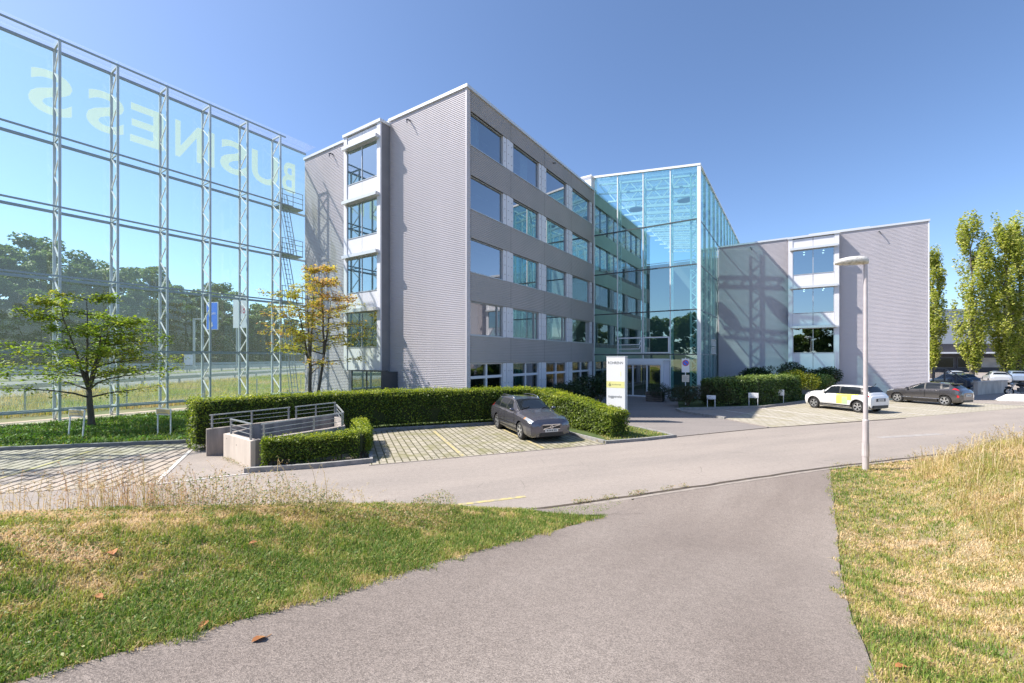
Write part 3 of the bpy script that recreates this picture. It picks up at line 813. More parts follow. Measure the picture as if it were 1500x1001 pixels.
# ---- right wing
wg = place('office_wing', 'lower grey corrugated metal wing with one projecting window bay and the atrium shadow across it', 'building')
WY = 25.55
w = MB()
corr(w, (8.46, WY), (13.78, WY), (0, -1), 0, 13.05); corr(w, (17.13, WY), (22.33, WY), (0, -1), 0, 13.05)
corr(w, (13.78, WY), (17.13, WY), (0, -1), 0, 1.4)
w.box(8.46, 13.78, WY + .04, WY + .12, 0, 13.0); w.box(17.13, 22.2, WY + .04, WY + .12, 0, 13.0)
w.box(22.2, 22.33, WY + .03, 46, 0, 13.05); w.box(8.5, 22.2, 45.8, 46, 0, 13.05); w.box(8.4, 8.46, WY + .05, 46, 0, 13.1)
w.build('wall', M['clad'], wg)
MB().box(22.34, 22.42, WY - .04, WY + .08, 0, 13.06).build('corner_strip', M['panel'], wg)
MB().box(8.5, 22.2, WY + .12, 45.8, 12.85, 13.0).build('roof', M['clad'], wg)
k = MB(); k.box(8.46, 13.7, WY - .1, WY + .3, 13.06, 13.2); k.box(17.2, 22.45, WY - .1, WY + .3, 13.06, 13.2); k.box(13.7, 17.2, WY, WY + .3, 13.06, 13.19); k.box(22.15, 22.45, WY + .3, 46, 13.06, 13.195)
k.box(15.2, 19.2, WY + 1.2, WY + 5, 13.0, 13.55)
k.build('coping', M['coping'], wg)
for x in (11.0, 19.6): MB().bar((x, WY - .02, 12.75), (x, WY - .28, 12.72), .06).bar((x, WY - .3, 12.72), (x + .1, WY - .34, 12.45), .05).build('overflow_spout', M['alu_dark'], wg)
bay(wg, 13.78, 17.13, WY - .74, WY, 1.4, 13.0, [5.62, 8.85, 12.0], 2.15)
for z in (2.3, 5.95, 9.1, 12.4): MB().box(8.6, 22.1, WY + .2, 40, z, z + .3).build('floor_slab', M['floor_in'], wg)
MB().box(8.6, 22.1, WY + 6, WY + 6.1, 0, 12.4).box(13.0, 13.1, WY + .2, WY + 6, .2, 12.4).box(17.9, 18.0, WY + .2, WY + 6, .2, 12.4).build('partition', M['interior'], wg)
m_, N_, L_, O_ = nodes('ceiling_lamp'); em = N_('Emission', Strength=3.); em.inputs[0].default_value = (1, .95, .85, 1); L_(em.outputs[0], O_.inputs[0])
for zt in (9.1, 12.4):
    for x in (14.9, 16.3):
        for q in range(4):
            MB().box(x - .05, x + .05, WY + .6 + q * 1.1, WY + .66 + q * 1.1, zt - .06, zt - .004).build('ceiling_lamp', MATS['ceiling_lamp'], wg)

# ------------------------------------------------------------------ glass noise screen with lattice posts
scr = place('glass_screen', 'tall glass noise screen on steel lattice posts with mirrored lettering, joined to the grey block', 'glass screen')
SX, GX = -14.95, -16.1          # near chords, glass
LEV = [.6, 3.45, 7.0, 10.3, 13.65, 18.25]
TY = [-1.75 - 2.1 * q for q in range(12)]
for y in TY:
    g = MB()
    g.box(SX - .05, SX + .05, y - .05, y + .05, 0, 18.3); g.box(GX + .04, GX + .15, y - .055, y + .055, 0, 18.2)
    zz = .1; i = 0
    while zz + .85 < 18.2:
        a, b = (SX, GX + .1) if i % 2 else (GX + .1, SX)
        g.bar((a, y, zz), (b, y, zz + .85), .05, mi=1); zz += .85; i += 1
    g.bar((SX, y, 18.2), (GX + .1, y, 18.2), .07)
    for z in LEV: g.bar((SX, y, z), (GX + .1, y, z), .06)
    g.build('lattice_post', [M['steel'], M['white']], scr)
for z in LEV:
    y0, y1 = TY[-1] - 1.2, (0.7 if z > 1 else .7)
    MB().bar((SX + .02, y0, z - (.02 if z < 18 else 0)), (SX + .02, -.9 if z < 18 else -1.4, z - (.02 if z < 18 else 0)), .07, .08).build('near_rail', M['steel_dark'], scr)
    MB().bar((GX + .08, y0, z - .06), (GX + .08, y1, z - .06), .1, .13).build('glass_rail', M['steel_dark'], scr)
ybay = [.72] + TY + [TY[-1] - 2.1]
for i in range(len(ybay) - 1):
    a, b = ybay[i] - .012, ybay[i + 1] + .012
    for k_ in range(5):
        z0, z1 = LEV[k_] + .01, LEV[k_ + 1] - .01
        MB().quad((GX, a, z0), (GX, b, z0), (GX, b, z1), (GX, a, z1)).build('glass_pane', M['glass_screen'], scr)
    MB().quad((GX - .1, a, 18.36), (GX - .1, b, 18.36), (SX + .2, b, 18.36), (SX + .2, a, 18.36)).build('canopy_pane', M['glass_top'], scr)


def text_mesh(txt, bold=0.):
    cu = bpy.data.curves.new('lettering', 'FONT'); cu.body = txt; cu.resolution_u = 6; cu.offset = bold
    o = bpy.data.objects.new('lettering', cu); COL.objects.link(o)
    bpy.context.view_layer.update()
    dg = bpy.context.evaluated_depsgraph_get()
    me = bpy.data.meshes.new_from_object(o.evaluated_get(dg))
    bpy.data.objects.remove(o); bpy.data.curves.remove(cu)
    return me


def lettering(name, txt, origin, xdir, ydir, w, h, mat, parent, bold=0):
    """flat letters filling a w x h box whose lower left corner is origin"""
    me = text_mesh(txt, bold); n = len(me.vertices)
    co = np.zeros(n * 3); me.vertices.foreach_get('co', co); co = co.reshape(-1, 3)
    lo = co.min(0); hi = co.max(0); sz = np.maximum(hi - lo, 1e-6)
    u = (co[:, 0] - lo[0]) / sz[0] * w; v = (co[:, 1] - lo[1]) / sz[1] * h
    P = np.array(origin)[None] + u[:, None] * np.array(xdir)[None] + v[:, None] * np.array(ydir)[None]
    me.vertices.foreach_set('co', P.astype(np.float32).ravel())
    me.materials.clear(); me.update()
    o = link(name, me, parent, [mat])
    return o


LET = [('B', -.05, -1.0), ('U', -1.3, -3.05), ('S', -3.35, -4.95), ('I', -5.25, -5.62), ('N', -5.95, -7.3), ('E', -7.85, -9.35), ('S', -9.6, -11.1), ('S', -11.6, -13.1), ('P', -14.0, -15.5), ('A', -15.9, -17.7), ('R', -18.1, -19.6), ('K', -20.0, -21.6)]
for ch, y0, y1 in LET:
    lettering('letter', ch, (GX - .02, y0, 15.0), (0, -1, 0), (0, 0, 1), abs(y1 - y0), 2.15, M['letter'], scr, .022)
# service ladder and platforms in the end bay
pf = MB()
for z in (13.6, 10.25, 6.95):
    pf.box(GX + .2, SX - .1, -1.6, .6 if False else -.06, z, z + .06)
pf.build('platform', M['steel_dark'], scr)
pr = MB()
for z in (13.66, 10.31, 7.01):
    for h in (.35, .7, 1.05): pr.bar((SX - .12, -1.6, z + h), (SX - .12, -.06, z + h), .035)
    for y in (-1.55, -.8, -.1): pr.bar((SX - .12, y, z), (SX - .12, y, z + 1.05), .035)
pr.build('railing', M['steel_dark'], scr)
ld = MB()
for z0, z1 in ((13.6, 10.3), (10.25, 7.0), (6.95, .1)):
    k_ = (z0 - z1) / 3.3
    for dy in (0, .42):
        ld.bar((SX - .45, -1.5 + dy, z0 + .9), (SX - .45, -1.5 + dy + .75 * min(k_, 1.2), z1), .045)
        ld.bar((SX - .8, -1.5 + dy, z0 + .9), (SX - .8, -1.5 + dy + .75 * min(k_, 1.2), z1), .03)
    nr_ = int((z0 - z1) / .3)
    for q in range(nr_):
        t_ = q / nr_; y = -1.5 + .75 * min(k_, 1.2) * t_
        ld.bar((SX - .45, y, z0 - (z0 - z1) * t_), (SX - .45, y + .42, z0 - (z0 - z1) * t_), .03)
ld.build('ladder', M['steel_dark'], scr)
# ------------------------------------------------------------------ vegetation
def unit(v): return v / np.maximum(np.linalg.norm(v, axis=1, keepdims=True), 1e-9)


def leaf_geo(P, size, rng, up=.35, aspect=.55, out=None, outw=0., fold=.25):
    """diamond leaves folded along their length: 4 points, 2 triangles each -> returned as quads with a raised keel"""
    n = len(P)
    nrm = rng.normal(size=(n, 3)); nrm = unit(nrm); nrm[:, 2] = np.abs(nrm[:, 2]) + up
    if out is not None: nrm = nrm * (1 - outw) + out * outw * 1.6
    nrm = unit(nrm)
    t = unit(np.cross(nrm, rng.normal(size=(n, 3))))
    b = np.cross(nrm, t)
    s = size * rng.uniform(.65, 1.3, (n, 1))
    a = P + t * s; c = P - t * s; d = P + b * s * aspect + nrm * s * fold; e = P - b * s * aspect + nrm * s * fold
    V = np.stack([a, d, c, e], 1).reshape(-1, 3)
    F = np.arange(n * 4).reshape(n, 4)
    return V, F


M['leaf_hedge'] = leafmat('hedge_leaf', [(.05, .085, .01), (.1, .155, .016), (.17, .235, .025), (.32, .38, .045), (.55, .54, .09)], .4, .45, attr=True)
M['leaf_hedge_dark'] = leafmat('laurel_leaf', [(.035, .07, .016), (.075, .13, .026), (.16, .23, .05), (.42, .48, .19)], .3, .3, attr=True)  # brightened to stand in for sun on the laurel top
M['leaf_yellow'] = leafmat('yellow_leaf', [(.12, .17, .02), (.25, .28, .03), (.4, .38, .06)], .35)
M['leaf_pale'] = leafmat('pale_shrub_leaf', [(.05, .09, .02), (.1, .15, .03), (.2, .26, .07), (.45, .48, .22)], .3)
M['leaf_rhodo'] = leafmat('rhododendron_leaf', [(.016, .035, .012), (.03, .06, .018), (.055, .09, .03)], .15, .35)
M['leaf_brown'] = leafmat('brownish_shrub_leaf', [(.03, .04, .015), (.05, .06, .02), (.09, .075, .03), (.045, .075, .02)], .2, .45)
M['leaf_maple'] = leafmat('turning_leaf', [(.12, .19, .022), (.19, .27, .032), (.29, .35, .05), (.42, .38, .08), (.5, .3, .16)], .45, noise=.35)
M['leaf_autumn'] = leafmat('autumn_leaf', [(.2, .26, .04), (.38, .38, .06), (.55, .47, .09), (.58, .34, .14), (.6, .33, .25)], .45, noise=.4)
M['leaf_poplar'] = leafmat('poplar_leaf', [(.17, .22, .04), (.3, .35, .06), (.44, .46, .1), (.6, .58, .24)], .5)
M['leaf_wood_a'] = leafmat('woodland_leaf', [(.03, .06, .012), (.06, .1, .02), (.1, .15, .03), (.15, .2, .045)], .3, noise=.25)
M['leaf_wood_b'] = leafmat('woodland_leaf_pale', [(.05, .085, .02), (.09, .135, .03), (.14, .19, .05), (.2, .25, .075)], .3, noise=.25)


def polyline_pts(pl, u):
    """points at arc fraction u (array) along a plan polyline with heights; returns pos(3), normal(2)"""
    pl = np.array(pl, float); seg = np.diff(pl[:, :2], axis=0); ln = np.hypot(seg[:, 0], seg[:, 1]); cum = np.concatenate([[0], np.cumsum(ln)])
    s = u * cum[-1]; i = np.clip(np.searchsorted(cum, s, 'right') - 1, 0, len(ln) - 1); t = (s - cum[i]) / ln[i]
    p = pl[i] + (pl[i + 1] - pl[i]) * t[:, None]
    d = seg[i] / ln[i][:, None]
    # smooth the direction close to the corners
    return p, np.stack([-d[:, 1], d[:, 0]], 1), cum[-1]


def hedge(name, pl, width, n, size, mat, label, group=None, rough=.07, base=.0, seed=1, round_=.12):
    """pl: (x, y, height) centre line of a clipped hedge"""
    rng = np.random.default_rng(seed)
    _, _, Ln = polyline_pts(pl, np.array([0.]))
    hmean = np.mean([p[2] for p in pl])
    areas = np.array([Ln * hmean, Ln * hmean, Ln * width, width * hmean, width * hmean]); pr = areas / areas.sum()
    face = rng.choice(5, n, p=pr)
    u = rng.uniform(0, 1, n); a = rng.uniform(-1, 1, n); z = rng.uniform(0, 1, n) ** .85
    u = np.where(face == 3, 0, np.where(face == 4, 1, u))
    side = np.where(face == 0, 1., np.where(face == 1, -1., a))
    zz = np.where(face == 2, 1., z)
    p, nr, _ = polyline_pts(pl, u)
    # rounded shoulders
    infl = 1 - round_ * np.clip((zz - .8) / .2, 0, 1) ** 2 * np.abs(side) ** 4
    depth = -np.abs(rng.normal(0, rough, n)) + rng.normal(0, rough * .5, n) + .15 * (fbm(p[:, 0] * 1.6 + 7, p[:, 1] * 1.6 + zz * 3, seed, 3) - .5)
    off = side * width / 2 * infl
    ox = np.where(face == 0, depth, np.where(face == 1, -depth, rng.normal(0, .02, n)))
    off = off + ox
    dirs = np.stack([nr[:, 1], -nr[:, 0]], 1)
    endoff = np.where(face == 3, -depth, np.where(face == 4, depth, 0))
    Z = base + .03 + zz * (p[:, 2] - .03) * (1 - .05 * np.abs(side) ** 6 * (zz > .9)) + np.where(face == 2, depth, 0) + .05 * (fbm(p[:, 0] * .8, p[:, 1] * .8 + side, seed + 9, 2) - .5) * (zz > .85)
    Z = Z + np.where((face == 2) & (rng.uniform(0, 1, n) < .06), rng.uniform(0, .1, n), 0)
    P = np.stack([p[:, 0] + nr[:, 0] * off + dirs[:, 0] * endoff, p[:, 1] + nr[:, 1] * off + dirs[:, 1] * endoff, Z], 1)
    out = np.zeros((n, 3)); out[:, :2] = nr * np.where(face == 0, 1, np.where(face == 1, -1, 0))[:, None]; out[:, 2] = (face == 2)
    out[:, :2] += dirs * np.where(face == 3, -1, np.where(face == 4, 1, 0))[:, None]
    # thin spots low on the sides show the inside; fresh lime shoots and painted-in sun brighten the top
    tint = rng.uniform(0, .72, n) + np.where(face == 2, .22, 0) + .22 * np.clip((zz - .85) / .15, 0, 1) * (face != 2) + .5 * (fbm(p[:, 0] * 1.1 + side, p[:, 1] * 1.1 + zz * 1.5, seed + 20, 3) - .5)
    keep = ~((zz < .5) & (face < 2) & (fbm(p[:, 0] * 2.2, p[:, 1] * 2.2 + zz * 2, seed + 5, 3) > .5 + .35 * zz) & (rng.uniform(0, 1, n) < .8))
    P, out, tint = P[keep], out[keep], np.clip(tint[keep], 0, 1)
    V, F = leaf_geo(P, size, rng, .3, .6, out, .35)
    o = np_mesh(name, V, F, mat, col=np.repeat(tint, 4))
    tag(o, label, 'hedge', group)
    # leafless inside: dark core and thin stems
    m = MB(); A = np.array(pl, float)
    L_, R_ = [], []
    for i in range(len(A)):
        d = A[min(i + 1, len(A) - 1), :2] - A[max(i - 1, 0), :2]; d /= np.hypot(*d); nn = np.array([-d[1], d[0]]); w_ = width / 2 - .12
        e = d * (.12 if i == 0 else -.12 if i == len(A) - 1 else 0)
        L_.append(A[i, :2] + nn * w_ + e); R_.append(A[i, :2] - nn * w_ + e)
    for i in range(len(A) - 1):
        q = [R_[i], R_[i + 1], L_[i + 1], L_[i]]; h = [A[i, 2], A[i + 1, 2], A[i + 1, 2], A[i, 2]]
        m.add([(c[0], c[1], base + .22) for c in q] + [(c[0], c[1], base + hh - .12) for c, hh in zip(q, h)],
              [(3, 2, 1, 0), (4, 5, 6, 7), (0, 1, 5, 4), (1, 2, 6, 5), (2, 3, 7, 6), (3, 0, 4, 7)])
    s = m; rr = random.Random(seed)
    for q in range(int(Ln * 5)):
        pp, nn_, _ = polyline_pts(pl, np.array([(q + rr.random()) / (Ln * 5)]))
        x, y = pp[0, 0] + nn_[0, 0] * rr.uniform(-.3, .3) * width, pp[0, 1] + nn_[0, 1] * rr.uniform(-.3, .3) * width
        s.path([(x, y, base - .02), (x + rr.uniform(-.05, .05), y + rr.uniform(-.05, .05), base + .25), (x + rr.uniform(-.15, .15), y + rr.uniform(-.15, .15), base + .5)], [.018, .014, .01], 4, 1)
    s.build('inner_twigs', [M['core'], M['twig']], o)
    return o


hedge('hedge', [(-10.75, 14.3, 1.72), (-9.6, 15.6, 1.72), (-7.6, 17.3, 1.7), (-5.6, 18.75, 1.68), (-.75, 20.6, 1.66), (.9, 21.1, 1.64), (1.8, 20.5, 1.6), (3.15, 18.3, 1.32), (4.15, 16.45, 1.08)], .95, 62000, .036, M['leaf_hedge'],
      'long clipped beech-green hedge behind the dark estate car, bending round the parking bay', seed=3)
hedge('low_hedge', [(-7.02, 12.05, .84), (-4.7, 13.15, .84), (-4.85, 13.9, .84), (-5.65, 15.9, .84)], .58, 17000, .03, M['leaf_hedge'],
      'knee-high clipped hedge along the near side of the concrete shaft', seed=5)
hedge('laurel_hedge', [(12.4, 27.2, 1.75), (15.6, 28.0, 1.85), (18.6, 29.9, 1.85), (20.2, 31.0, 1.8)], 1.3, 26000, .06, M['leaf_hedge_dark'],
      'glossy dark laurel hedge behind the small white signs by the wing', rough=.12, seed=8)


def shrub(name, c, r, n, size, mat, label, group=None, seed=0, cat='shrub', flower=None):
    rng = np.random.default_rng(seed)
    # several rounded sub-clumps
    k = 7; cc = rng.normal(size=(k, 3)); cc = unit(cc) * np.array(r)[None] * .5; cc[:, 2] = np.abs(cc[:, 2])
    w = rng.integers(0, k, n); d = unit(rng.normal(size=(n, 3))); rad = rng.uniform(.55, 1.05, (n, 1)) ** .5
    P = cc[w] + d * rad * np.array(r)[None] * rng.uniform(.5, .66, (k, 1))[w]
    P = P[P[:, 2] > -r[2] * .35]; P += np.array(c)[None]; P[:, 2] = np.maximum(P[:, 2], .06)
    V, F = leaf_geo(P, size, rng, .45, .4)
    o = tag(np_mesh(name, V, F, mat), label, cat, group)
    s = MB(); rr = random.Random(seed)
    for q in range(7):
        a = rr.uniform(0, 6.28); e = Vector((c[0] + math.cos(a) * r[0] * .6, c[1] + math.sin(a) * r[1] * .6, c[2] + r[2] * .5))
        s.path([(c[0], c[1], .0), (c[0] * .6 + e.x * .4, c[1] * .6 + e.y * .4, e.z * .6), e], [.03, .02, .012], 5)
    s.build('stem', M['twig'], o)
    return o


shrub('rhododendron', (5.35, 26.4, .95), (1.9, 1.5, 1.35), 5200, .075, M['leaf_rhodo'], 'big dark shrub behind the white company sign in front of the ground-floor windows', seed=1)
shrub('rhododendron', (3.1, 24.4, .8), (1.3, 1.1, 1.0), 2600, .075, M['leaf_rhodo'], 'dark shrub just over the sloping end of the clipped hedge', seed=21)
shrub('low_shrub', (11.0, 26.9, .6), (1.35, 1.0, .85), 4200, .045, M['leaf_brown'], 'rounded brownish shrub directly behind the no-parking sign', seed=2)
shrub('low_shrub', (12.6, 26.95, .72), (1.2, 1.0, .95), 3600, .045, M['leaf_brown'], 'brownish shrub at the end of the laurel hedge behind the lowest white sign', seed=3)
shrub('low_shrub', (10.4, 30.2, .5), (1.1, .8, .75), 2000, .05, M['leaf_rhodo'], 'dark shrub growing from the planter beside the entrance doors', seed=4)
shrub('rhododendron', (19.5, 33.6, 1.3), (1.9, 1.2, 1.25), 3600, .09, M['leaf_rhodo'], 'dark shrub against the wing above the laurel hedge', seed=5)
shrub('rhododendron', (24.3, 33.1, 1.2), (1.5, 1.1, 1.2), 3200, .09, M['leaf_rhodo'], 'dark shrub standing nearest the wing wall beyond the yellow shrub', seed=6)
shrub('yellow_shrub', (21.3, 31.8, 1.15), (1.5, 1.1, 1.15), 4200, .06, M['leaf_yellow'], 'yellow-leaved shrub between the laurel hedge and the white hatchback', seed=7)
shrub('pale_shrub', (23.3, 32.2, .9), (1.1, .9, .95), 2400, .06, M['leaf_pale'], 'pale-edged green shrub behind the roof of the white hatchback', seed=9)
shrub('green_shrub', (22.2, 33.6, 1.5), (1.6, .9, 1.2), 3000, .08, M['leaf_rhodo'], 'tall dark shrub right behind the yellow shrub', seed=10)


def tree(name, base, H, spread, n, size, lmat, bmat, label, group=None, seed=0, kind='spread', trunk_r=.12, fork=.3, stems=1, clear=.3):
    """trunk and limbs first; leaves hang in clumps round the limb ends"""
    rr = random.Random(seed); rng = np.random.default_rng(seed + 100)
    root = empty(name, base, 0, label, 'tree', group)
    mb = MB(); tips = []
    def limb(p, d, L, r, depth):
        pts = [p.copy()]; rs = [r]; q = p.copy(); dd = d.copy(); k = 4
        for i in range(k):
            dd = (dd + Vector((rr.uniform(-1, 1), rr.uniform(-1, 1), rr.uniform(-.6, .6))) * .16).normalized()
            if kind == 'spread' and depth: dd.z *= .86; dd.normalize()
            q = q + dd * (L / k); pts.append(q.copy()); rs.append(max(r * (1 - .55 * (i + 1) / k), .006))
            if depth >= 1: tips.append((q.copy(), L, depth))
        mb.path(pts, rs, 7 if depth == 0 else 5)
        return pts, dd
    def grow(p, d, L, r, depth):
        pts, dd = limb(p, d, L, r, depth)
        if depth >= 3 or L < .35: return
        nb = 3 if depth else 4
        for i in range(nb):
            t = rr.choice(pts[2:]); a = rr.uniform(0, 6.283)
            side = Vector((math.cos(a), math.sin(a), rr.uniform(.05, .5)))
            nd = (dd * .45 + side * .8).normalized()
            grow(t, nd, L * rr.uniform(.5, .72), max(r * .45, .006), depth + 1)
    if kind == 'spread':
        for s_ in range(stems):
            a0 = rr.uniform(0, 6.28); ln = .1 if stems > 1 else .03
            pts = [Vector((.3 * s_, .1 * s_, -.05))]; rs = [trunk_r * (1.3 if not s_ else 1.0)]; k = 5; d = Vector((math.cos(a0 + s_ * 3) * ln, math.sin(a0 + s_ * 3) * ln, 1)).normalized()
            zf = H * fork * (1 if not s_ else 1.25)
            for i in range(k):
                d = (d + Vector((rr.uniform(-1, 1), rr.uniform(-1, 1), 0)) * .05).normalized()
                pts.append(pts[-1] + d * (zf / k)); rs.append(trunk_r * (1 - .28 * (i + 1) / k) * (1 if not s_ else .75))
            mb.path(pts, rs, 9)
            def branch(p, az, L, r):
                q = [p.copy()]; rb = [r]; dz = rr.uniform(.12, .75)
                for i in range(5):
                    az += rr.uniform(-.18, .18); dz *= .62
                    q.append(q[-1] + Vector((math.cos(az), math.sin(az), dz + rr.uniform(-.05, .06))) * (L / 5)); rb.append(max(r * (1 - .18 * (i + 1)), .005))
                mb.path(q, rb, 5)
                for i in range(1, 6):
                    for sd in (-1, 1) + ((0,) if i == 5 else ()):
                        if rr.random() < .12: continue
                        a2 = az + sd * rr.uniform(.5, 1.1); l2 = L * rr.uniform(.16, .34) * (1.15 - .1 * i)
                        e = q[i] + Vector((math.cos(a2), math.sin(a2), rr.uniform(-.08, .16))) * l2
                        mb.path([q[i], q[i].lerp(e, .5) + Vector((0, 0, .02)), e], [.008, .006, .003], 4); tips.append((q[i], e))
            for b_ in range(4 if stems == 1 else 2): branch(pts[-1 - (b_ % 2)], a0 + b_ * 1.57 + rr.uniform(-.4, .4), spread * rr.uniform(.75, 1.05), trunk_r * .35)
            nl = 4 if stems == 1 else 3
            for l_ in range(nl):
                al = a0 + l_ * 6.283 / nl + rr.uniform(-.3, .3); out = rr.uniform(.16, .34) if l_ else .04
                q = [pts[-1].copy()]; rb = [trunk_r * .55]; top = H * (rr.uniform(.78, .93) if l_ else 1.0); n6 = 6
                for i in range(n6):
                    q.append(q[-1] + Vector((math.cos(al) * out, math.sin(al) * out, 1)) * ((top - q[0].z) / n6) + Vector((rr.uniform(-.05, .05), rr.uniform(-.05, .05), 0))); rb.append(trunk_r * .55 * (1 - .14 * (i + 1)))
                mb.path(q, rb, 6)
                for i in range(1, n6 + 1):
                    f = (q[i].z - zf) / (H - zf)
                    for b_ in range(2 if i < n6 else 3):
                        branch(q[i], al + rr.uniform(-1.5, 1.5) if l_ else rr.uniform(0, 6.28), spread * (.82 - .52 * f) * rr.uniform(.55, 1.05), trunk_r * .2)
    elif kind == 'column':
        pts = [Vector((0, 0, -.1))]; rs = [trunk_r * 1.2]; k = 14; d = Vector((0, 0, 1))
        for i in range(k):
            pts.append(Vector((rr.uniform(-.12, .12), rr.uniform(-.12, .12), H * (i + 1) / k * .98))); rs.append(trunk_r * (1 - .93 * (i + 1) / k) + .01)
        mb.path(pts, rs, 9)
        for i in range(1, k):
            f = i / k
            for b in range(6):
                a = rr.uniform(0, 6.28); w_ = spread * (1 - abs(f - .42) ** 1.6 * 1.55) * min(1, .3 + 2.2 * f) * rr.uniform(.6, 1.05)
                p = pts[i]; e = p + Vector((math.cos(a) * w_ * .8, math.sin(a) * w_ * .8, H * rr.uniform(.08, .15)))
                mid = (p + e) / 2 + Vector((math.cos(a) * w_ * .2, math.sin(a) * w_ * .2, -.2))
                mb.path([p, mid, e], [trunk_r * .28 * (1 - f) + .015, .02, .01], 4)
                for t in (.35, .6, .8, 1.0): tips.append((p.lerp(mid, min(t * 2, 1)) if t < .5 else mid.lerp(e, (t - .5) * 2), w_ * 1.0, 2))
    else:  # round woodland crown
        pts = [Vector((0, 0, -.3))]; rs = [trunk_r * 1.3]; k = 8
        for i in range(k):
            pts.append(pts[-1] + Vector((rr.uniform(-.25, .25), rr.uniform(-.25, .25), H * .85 / k))); rs.append(trunk_r * (1 - .85 * (i + 1) / k) + .02)
        mb.path(pts, rs, 8)
        for i in range(2, k + 1):
            f = i / k
            for b in range(5):
                a = rr.uniform(0, 6.28); w_ = spread * math.sqrt(max(1 - ((f - .55) / .62) ** 2, .05)) * rr.uniform(.55, 1.05)
                e = pts[i] + Vector((math.cos(a) * w_, math.sin(a) * w_, H * rr.uniform(.0, .13)))
                mid = (pts[i] + e) / 2 + Vector((0, 0, H * .03))
                mb.path([pts[i], mid, e], [trunk_r * .3, trunk_r * .18, .03], 5)
                tips.append((e, spread, 2)); tips.append((mid.lerp(e, .4), spread, 2))
    mb.build('trunk', bmat, root, smooth=True)
    T = np.array([tuple(t[0]) for t in tips]); E_ = np.array([tuple(t[1]) for t in tips]) if kind == 'spread' else None
    if kind == 'spread':
        # leaves sit along the twigs in flat sprays
        full = rng.uniform(.25, 1, len(T)) ** .7
        w_ = rng.choice(len(T), n, p=full / full.sum()); t_ = rng.uniform(.1, 1.1, (n, 1))
        P = T[w_] + (E_[w_] - T[w_]) * t_ + rng.normal(size=(n, 3)) * np.array([.1, .1, .11]) * spread / 4
        V, F = leaf_geo(P, size, rng, .9, .5)
    else:
        w_ = rng.integers(0, len(T), n)
        cs = (.3 * spread if kind == 'column' else .235 * spread)
        r_ = rng.uniform(.3, 1, (n, 1)) ** .4
        P = T[w_] + unit(rng.normal(size=(n, 3))) * r_ * cs * rng.uniform(.5, 1.25, (len(T), 1))[w_] * (np.array([.62, .62, 1.5]) if kind == 'column' else np.array([1, 1, .72]))
        V, F = leaf_geo(P, size, rng, .35, .6)
    np_mesh('crown', V, F, lmat, root)
    return root


tree('young_tree', (-18.55, 18.9, .05), 5.6, 3.8, 8800, .075, M['leaf_maple'], M['bark'], 'small spreading tree with green leaves on the lawn before the glass screen', seed=12, trunk_r=.13, fork=.3)
tree('young_tree', (-11.2, 23.6, .05), 7.8, 3.3, 6600, .078, M['leaf_autumn'], M['bark'], 'two-stemmed tree in yellow and red autumn leaf behind the tall hedge', seed=31, trunk_r=.12, stems=2, fork=.34)
# poplars
PG = 'tall poplars beyond the wing'
tree('poplar', (60.6, 56.5, 0), 20.6, 2.9, 12500, .155, M['leaf_poplar'], M['bark_grey'], 'tall yellow-green poplar, the one with the thin dark trunk standing over the parked cars', PG, 41, 'column', .26)
tree('poplar', (63.9, 55.5, 0), 19.8, 2.8, 11500, .155, M['leaf_poplar'], M['bark_grey'], 'thick-trunked poplar just beside the low concrete wall', PG, 42, 'column', .3)
tree('poplar', (66.9, 56.5, 0), 20.0, 2.8, 11500, .155, M['leaf_poplar'], M['bark_grey'], 'poplar cut by the edge of the photo, its crown touching its neighbour', PG, 43, 'column', .26)
tree('poplar', (63.3, 64.5, 0), 18.4, 2.2, 10000, .16, M['leaf_poplar'], M['bark_grey'], 'slim poplar half hidden by the corner of the lower grey wing', PG, 44, 'column', .25)
tree('poplar', (73.5, 57.0, 0), 15.0, 2.8, 8000, .2, M['leaf_poplar'], M['bark_grey'], 'shorter poplar at the far end of the row beside the photo edge', PG, 45, 'column', .24)

# wood behind the motorway, seen through the glass
wpos = [(-96, 62, 21), (-101, 74, 23), (-92, 80, 17), (-99, 90, 24), (-91, 97, 18), (-97, 107, 25), (-90, 116, 19), (-95, 125, 23), (-90, 134, 17), (-96, 143, 25), (-88, 152, 16), (-96, 164, 22), (-88, 174, 15), (-95, 190, 20), (-88, 205, 17), (-92, 230, 19), (-88, 255, 18), (-108, 84, 24), (-110, 104, 26), (-109, 128, 26), (-108, 152, 25), (-106, 182, 22), (-99, 50, 20), (-108, 62, 24), (-104, 38, 22)]
WL = ['dense tree in the wood across the motorway, standing in its front row', 'tall pale-crowned tree rising out of the wood across the motorway', 'dark-crowned tree at the rear of the wood across the motorway']
protos = {}
for i, (x, y, hh) in enumerate(wpos):
    hh *= .92
    zb = .69 + 16 * float(sstep((-x - 82) / 60)) - .3
    kd = 2 if x < -103 else (1 if hh >= 20 else 0)
    if (kd, i % 2) not in protos:
        t_ = tree('woodland_tree', (x, y, zb), hh, hh * .38, 9000, .4, M['leaf_wood_b'] if kd == 1 else M['leaf_wood_a'], M['bark'], WL[kd], 'trees of the wood across the motorway', 60 + i, 'round', .35)
        protos[(kd, i % 2)] = (t_, hh)
    else:
        src, h0 = protos[(kd, i % 2)]
        t_ = copy_tree(src); t_.location = (x, y, zb); s_ = hh / h0; t_.scale = (s_, s_, s_); t_.rotation_euler = (0, 0, i * 1.7)
